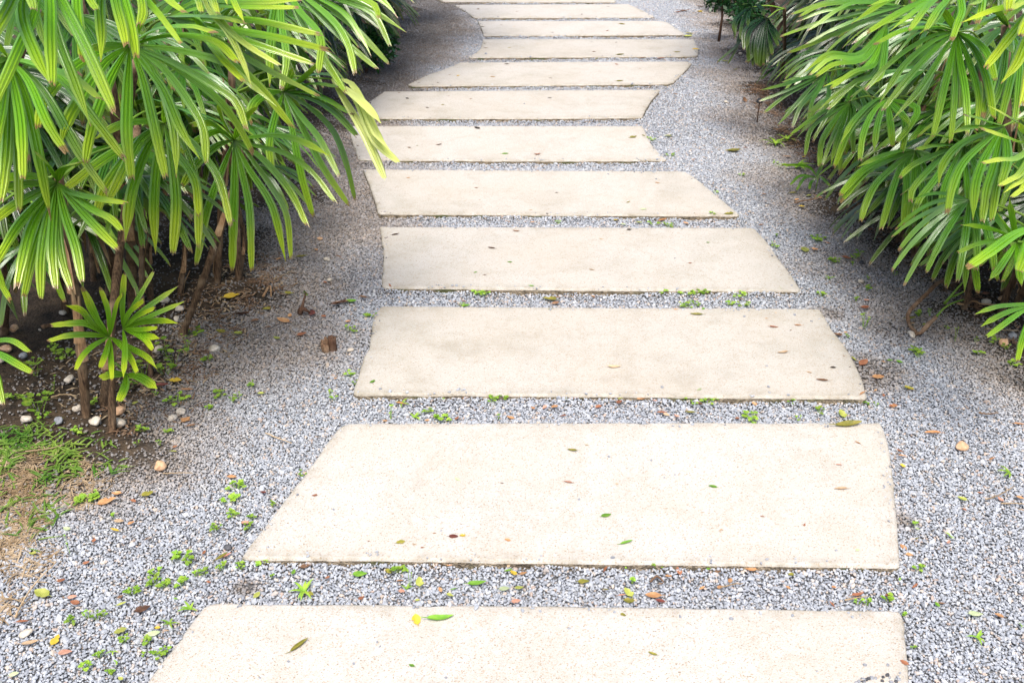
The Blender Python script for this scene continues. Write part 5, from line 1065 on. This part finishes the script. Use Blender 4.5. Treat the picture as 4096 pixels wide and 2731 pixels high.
# dark stub of a shoot
b, _ = place(*px('H', 668, 800)); e = empty('dead_shoot', b); tag(e, 'dark withered shoot with curled base and green tip, standing in the gravel by the stump', 'dead shoot')
h3 = arc3('H', [(668, 800, .0), (695, 730, .03), (712, 660, .055), (728, 612, .075)]); V_, F_ = tube([Vector(q)-e.location for q in cr(h3, 10)], [.009, .010, .009, .007, .006, .005, .004, .004, .003, .003], 7, wob=.2); tube([Vector((0, 0, .01)), Vector((.02, 0, .02)), Vector((.04, -.004, .006))], [.009, .008, .003], 6, V_, F_, wob=.2)
mesh_obj('stem', V_, F_, M['trunk'], e); V_, F_ = [], []; leafball(V_, F_, h3[-1]-e.location, .007, 8, .02); mesh_obj('shoot_tip', V_, F_, M['grass'], e, smooth=False)
# little black capped stake at the right bed
b, _ = place(3029, 484); e = empty('garden_stake', b); tag(e, 'small black garden stake with rounded cap at the right bed edge', 'stake')
Z_ = depth(b); hh = (at(3030, 396, Z_-.03)-b).z
V_, F_ = tube([Vector((0, 0, -.03)), Vector((0, 0, hh*.5)), Vector((.001, 0, hh))], [.0035, .0035, .003], 8); mesh_obj('stake', V_, F_, M['trunk'], e)
V_, F_ = [], []; n = 16
for i in range(7):
    t = i/6; r_ = .019*math.cos(t*1.45)**.6; z = hh-.012+.026*t if i else hh-.012
    for k in range(n): a = 6.283*k/n; V_.append((r_*math.cos(a), r_*math.sin(a), z))
for i in range(6):
    for k in range(n): F_.append((i*n+k, i*n+(k+1) % n, (i+1)*n+(k+1) % n, (i+1)*n+k))
F_.append(tuple(range(n))[::-1]); F_.append(tuple(6*n+k for k in range(n))); mesh_obj('cap', V_, F_, M['black'], e)
# seedling with oblong leaves at the right
def seedling(c, x, y, tips, label):
    b, _ = place(*px(c, x, y)); Z = depth(b); e = empty('seedling', b); tag(e, label, 'seedling')
    V_, F_ = tube([Vector((0, 0, -.01)), Vector((.002, 0, .07))], [.003, .002], 6); mesh_obj('stem', V_, F_, M['petiole'], e)
    for pth in tips:
        V_, F_, U_, T_ = [], [], [], []; pp = [Vector(q) for q in cr([b+Vector((0, 0, .06))]+[at(*px(c, *q), Z-.03-.03*i) for i, q in enumerate(pth)], 11)]
        leaflet(V_, F_, U_, T_, [q-e.location for q in pp], Vector((-.2, -.5, .8)), .020, (.05, .35)); mesh_obj('leaf', V_, F_, M['leaf'], e, uv=U_, colattr=T_)
seedling('S2', 2190, 195, [[(2150, 75), (2030, 70)], [(2120, 120), (2070, 165)], [(2140, 130), (2100, 190)], [(2170, 150), (2160, 185)], [(2200, 110), (2230, 60)], [(2220, 130), (2260, 170)]], 'dark seedling with oblong leaves before the right hedge beside the eighth slab')

# ------------------------------------------------------------------ unique labels
from collections import defaultdict
grp = defaultdict(list)
for o, h, w_, p in PEND: grp[f'{h} {w_}'].append((o, p))
CNT = ['', '', 'two', 'three', 'four', 'five', 'six', 'seven', 'eight', 'nine', 'ten']
for lb, items in grp.items():
    if len(items) > 4: print('GROUP', len(items), lb)
    if len(items) == 1: items[0][0]['label'] = lb; continue
    xs = [p.x for _, p in items]; ys = [p.y for _, p in items]; n = len(items)
    if n == 2 and max(ys)-min(ys) > (max(xs)-min(xs))*1.2:
        items.sort(key=lambda t: t[1].y); nm = ['nearer of two', 'farther of two']
    elif n == 2: items.sort(key=lambda t: t[1].x); nm = ['left of two', 'right of two']
    else: items.sort(key=lambda t: t[1].x); nm = ['leftmost one']+[f'{ORD[k]} from left' for k in range(1, n-1)]+['rightmost one']
    for (o, _), s in zip(items, nm): o['label'] = f'{lb}, {s}'

# ------------------------------------------------------------------ light
W = bpy.data.worlds.new('World'); SC.world = W; W.use_nodes = True; nt = W.node_tree
sky = nt.nodes.new('ShaderNodeTexSky'); sky.sky_type = 'NISHITA'; sky.sun_disc = False
EL, AZ = R(62), R(186)
sky.sun_elevation = EL; sky.sun_rotation = AZ; sky.altitude = 0; sky.air_density = 1.0; sky.dust_density = 4.0; sky.ozone_density = 1.0
nt.links.new(sky.outputs[0], nt.nodes['Background'].inputs[0]); nt.nodes['Background'].inputs[1].default_value = .125
sl = bpy.data.lights.new('sun', 'SUN'); sl.energy = 2.25; sl.angle = R(28); sl.color = (1, .96, .91)
so = bpy.data.objects.new('sun', sl); COL.objects.link(so)
dirv = Vector((math.sin(AZ)*math.cos(EL), math.cos(AZ)*math.cos(EL), math.sin(EL)))   # towards the sun
so.rotation_euler = dirv.to_track_quat('Z', 'Y').to_euler(); so.location = dirv*20
SC.view_settings.view_transform = 'Standard'; SC.view_settings.look = 'None'; SC.view_settings.exposure = 1.0; SC.view_settings.gamma = 1
SC.render.engine = 'CYCLES'
SC.cycles.max_bounces = 8; SC.cycles.transmission_bounces = 6; SC.cycles.use_denoising = True
for o_ in bpy.data.objects:
    if 'label' in o_ and len(o_['label'].replace(',', ' ').split()) > 16: print('LONG', o_['label'])
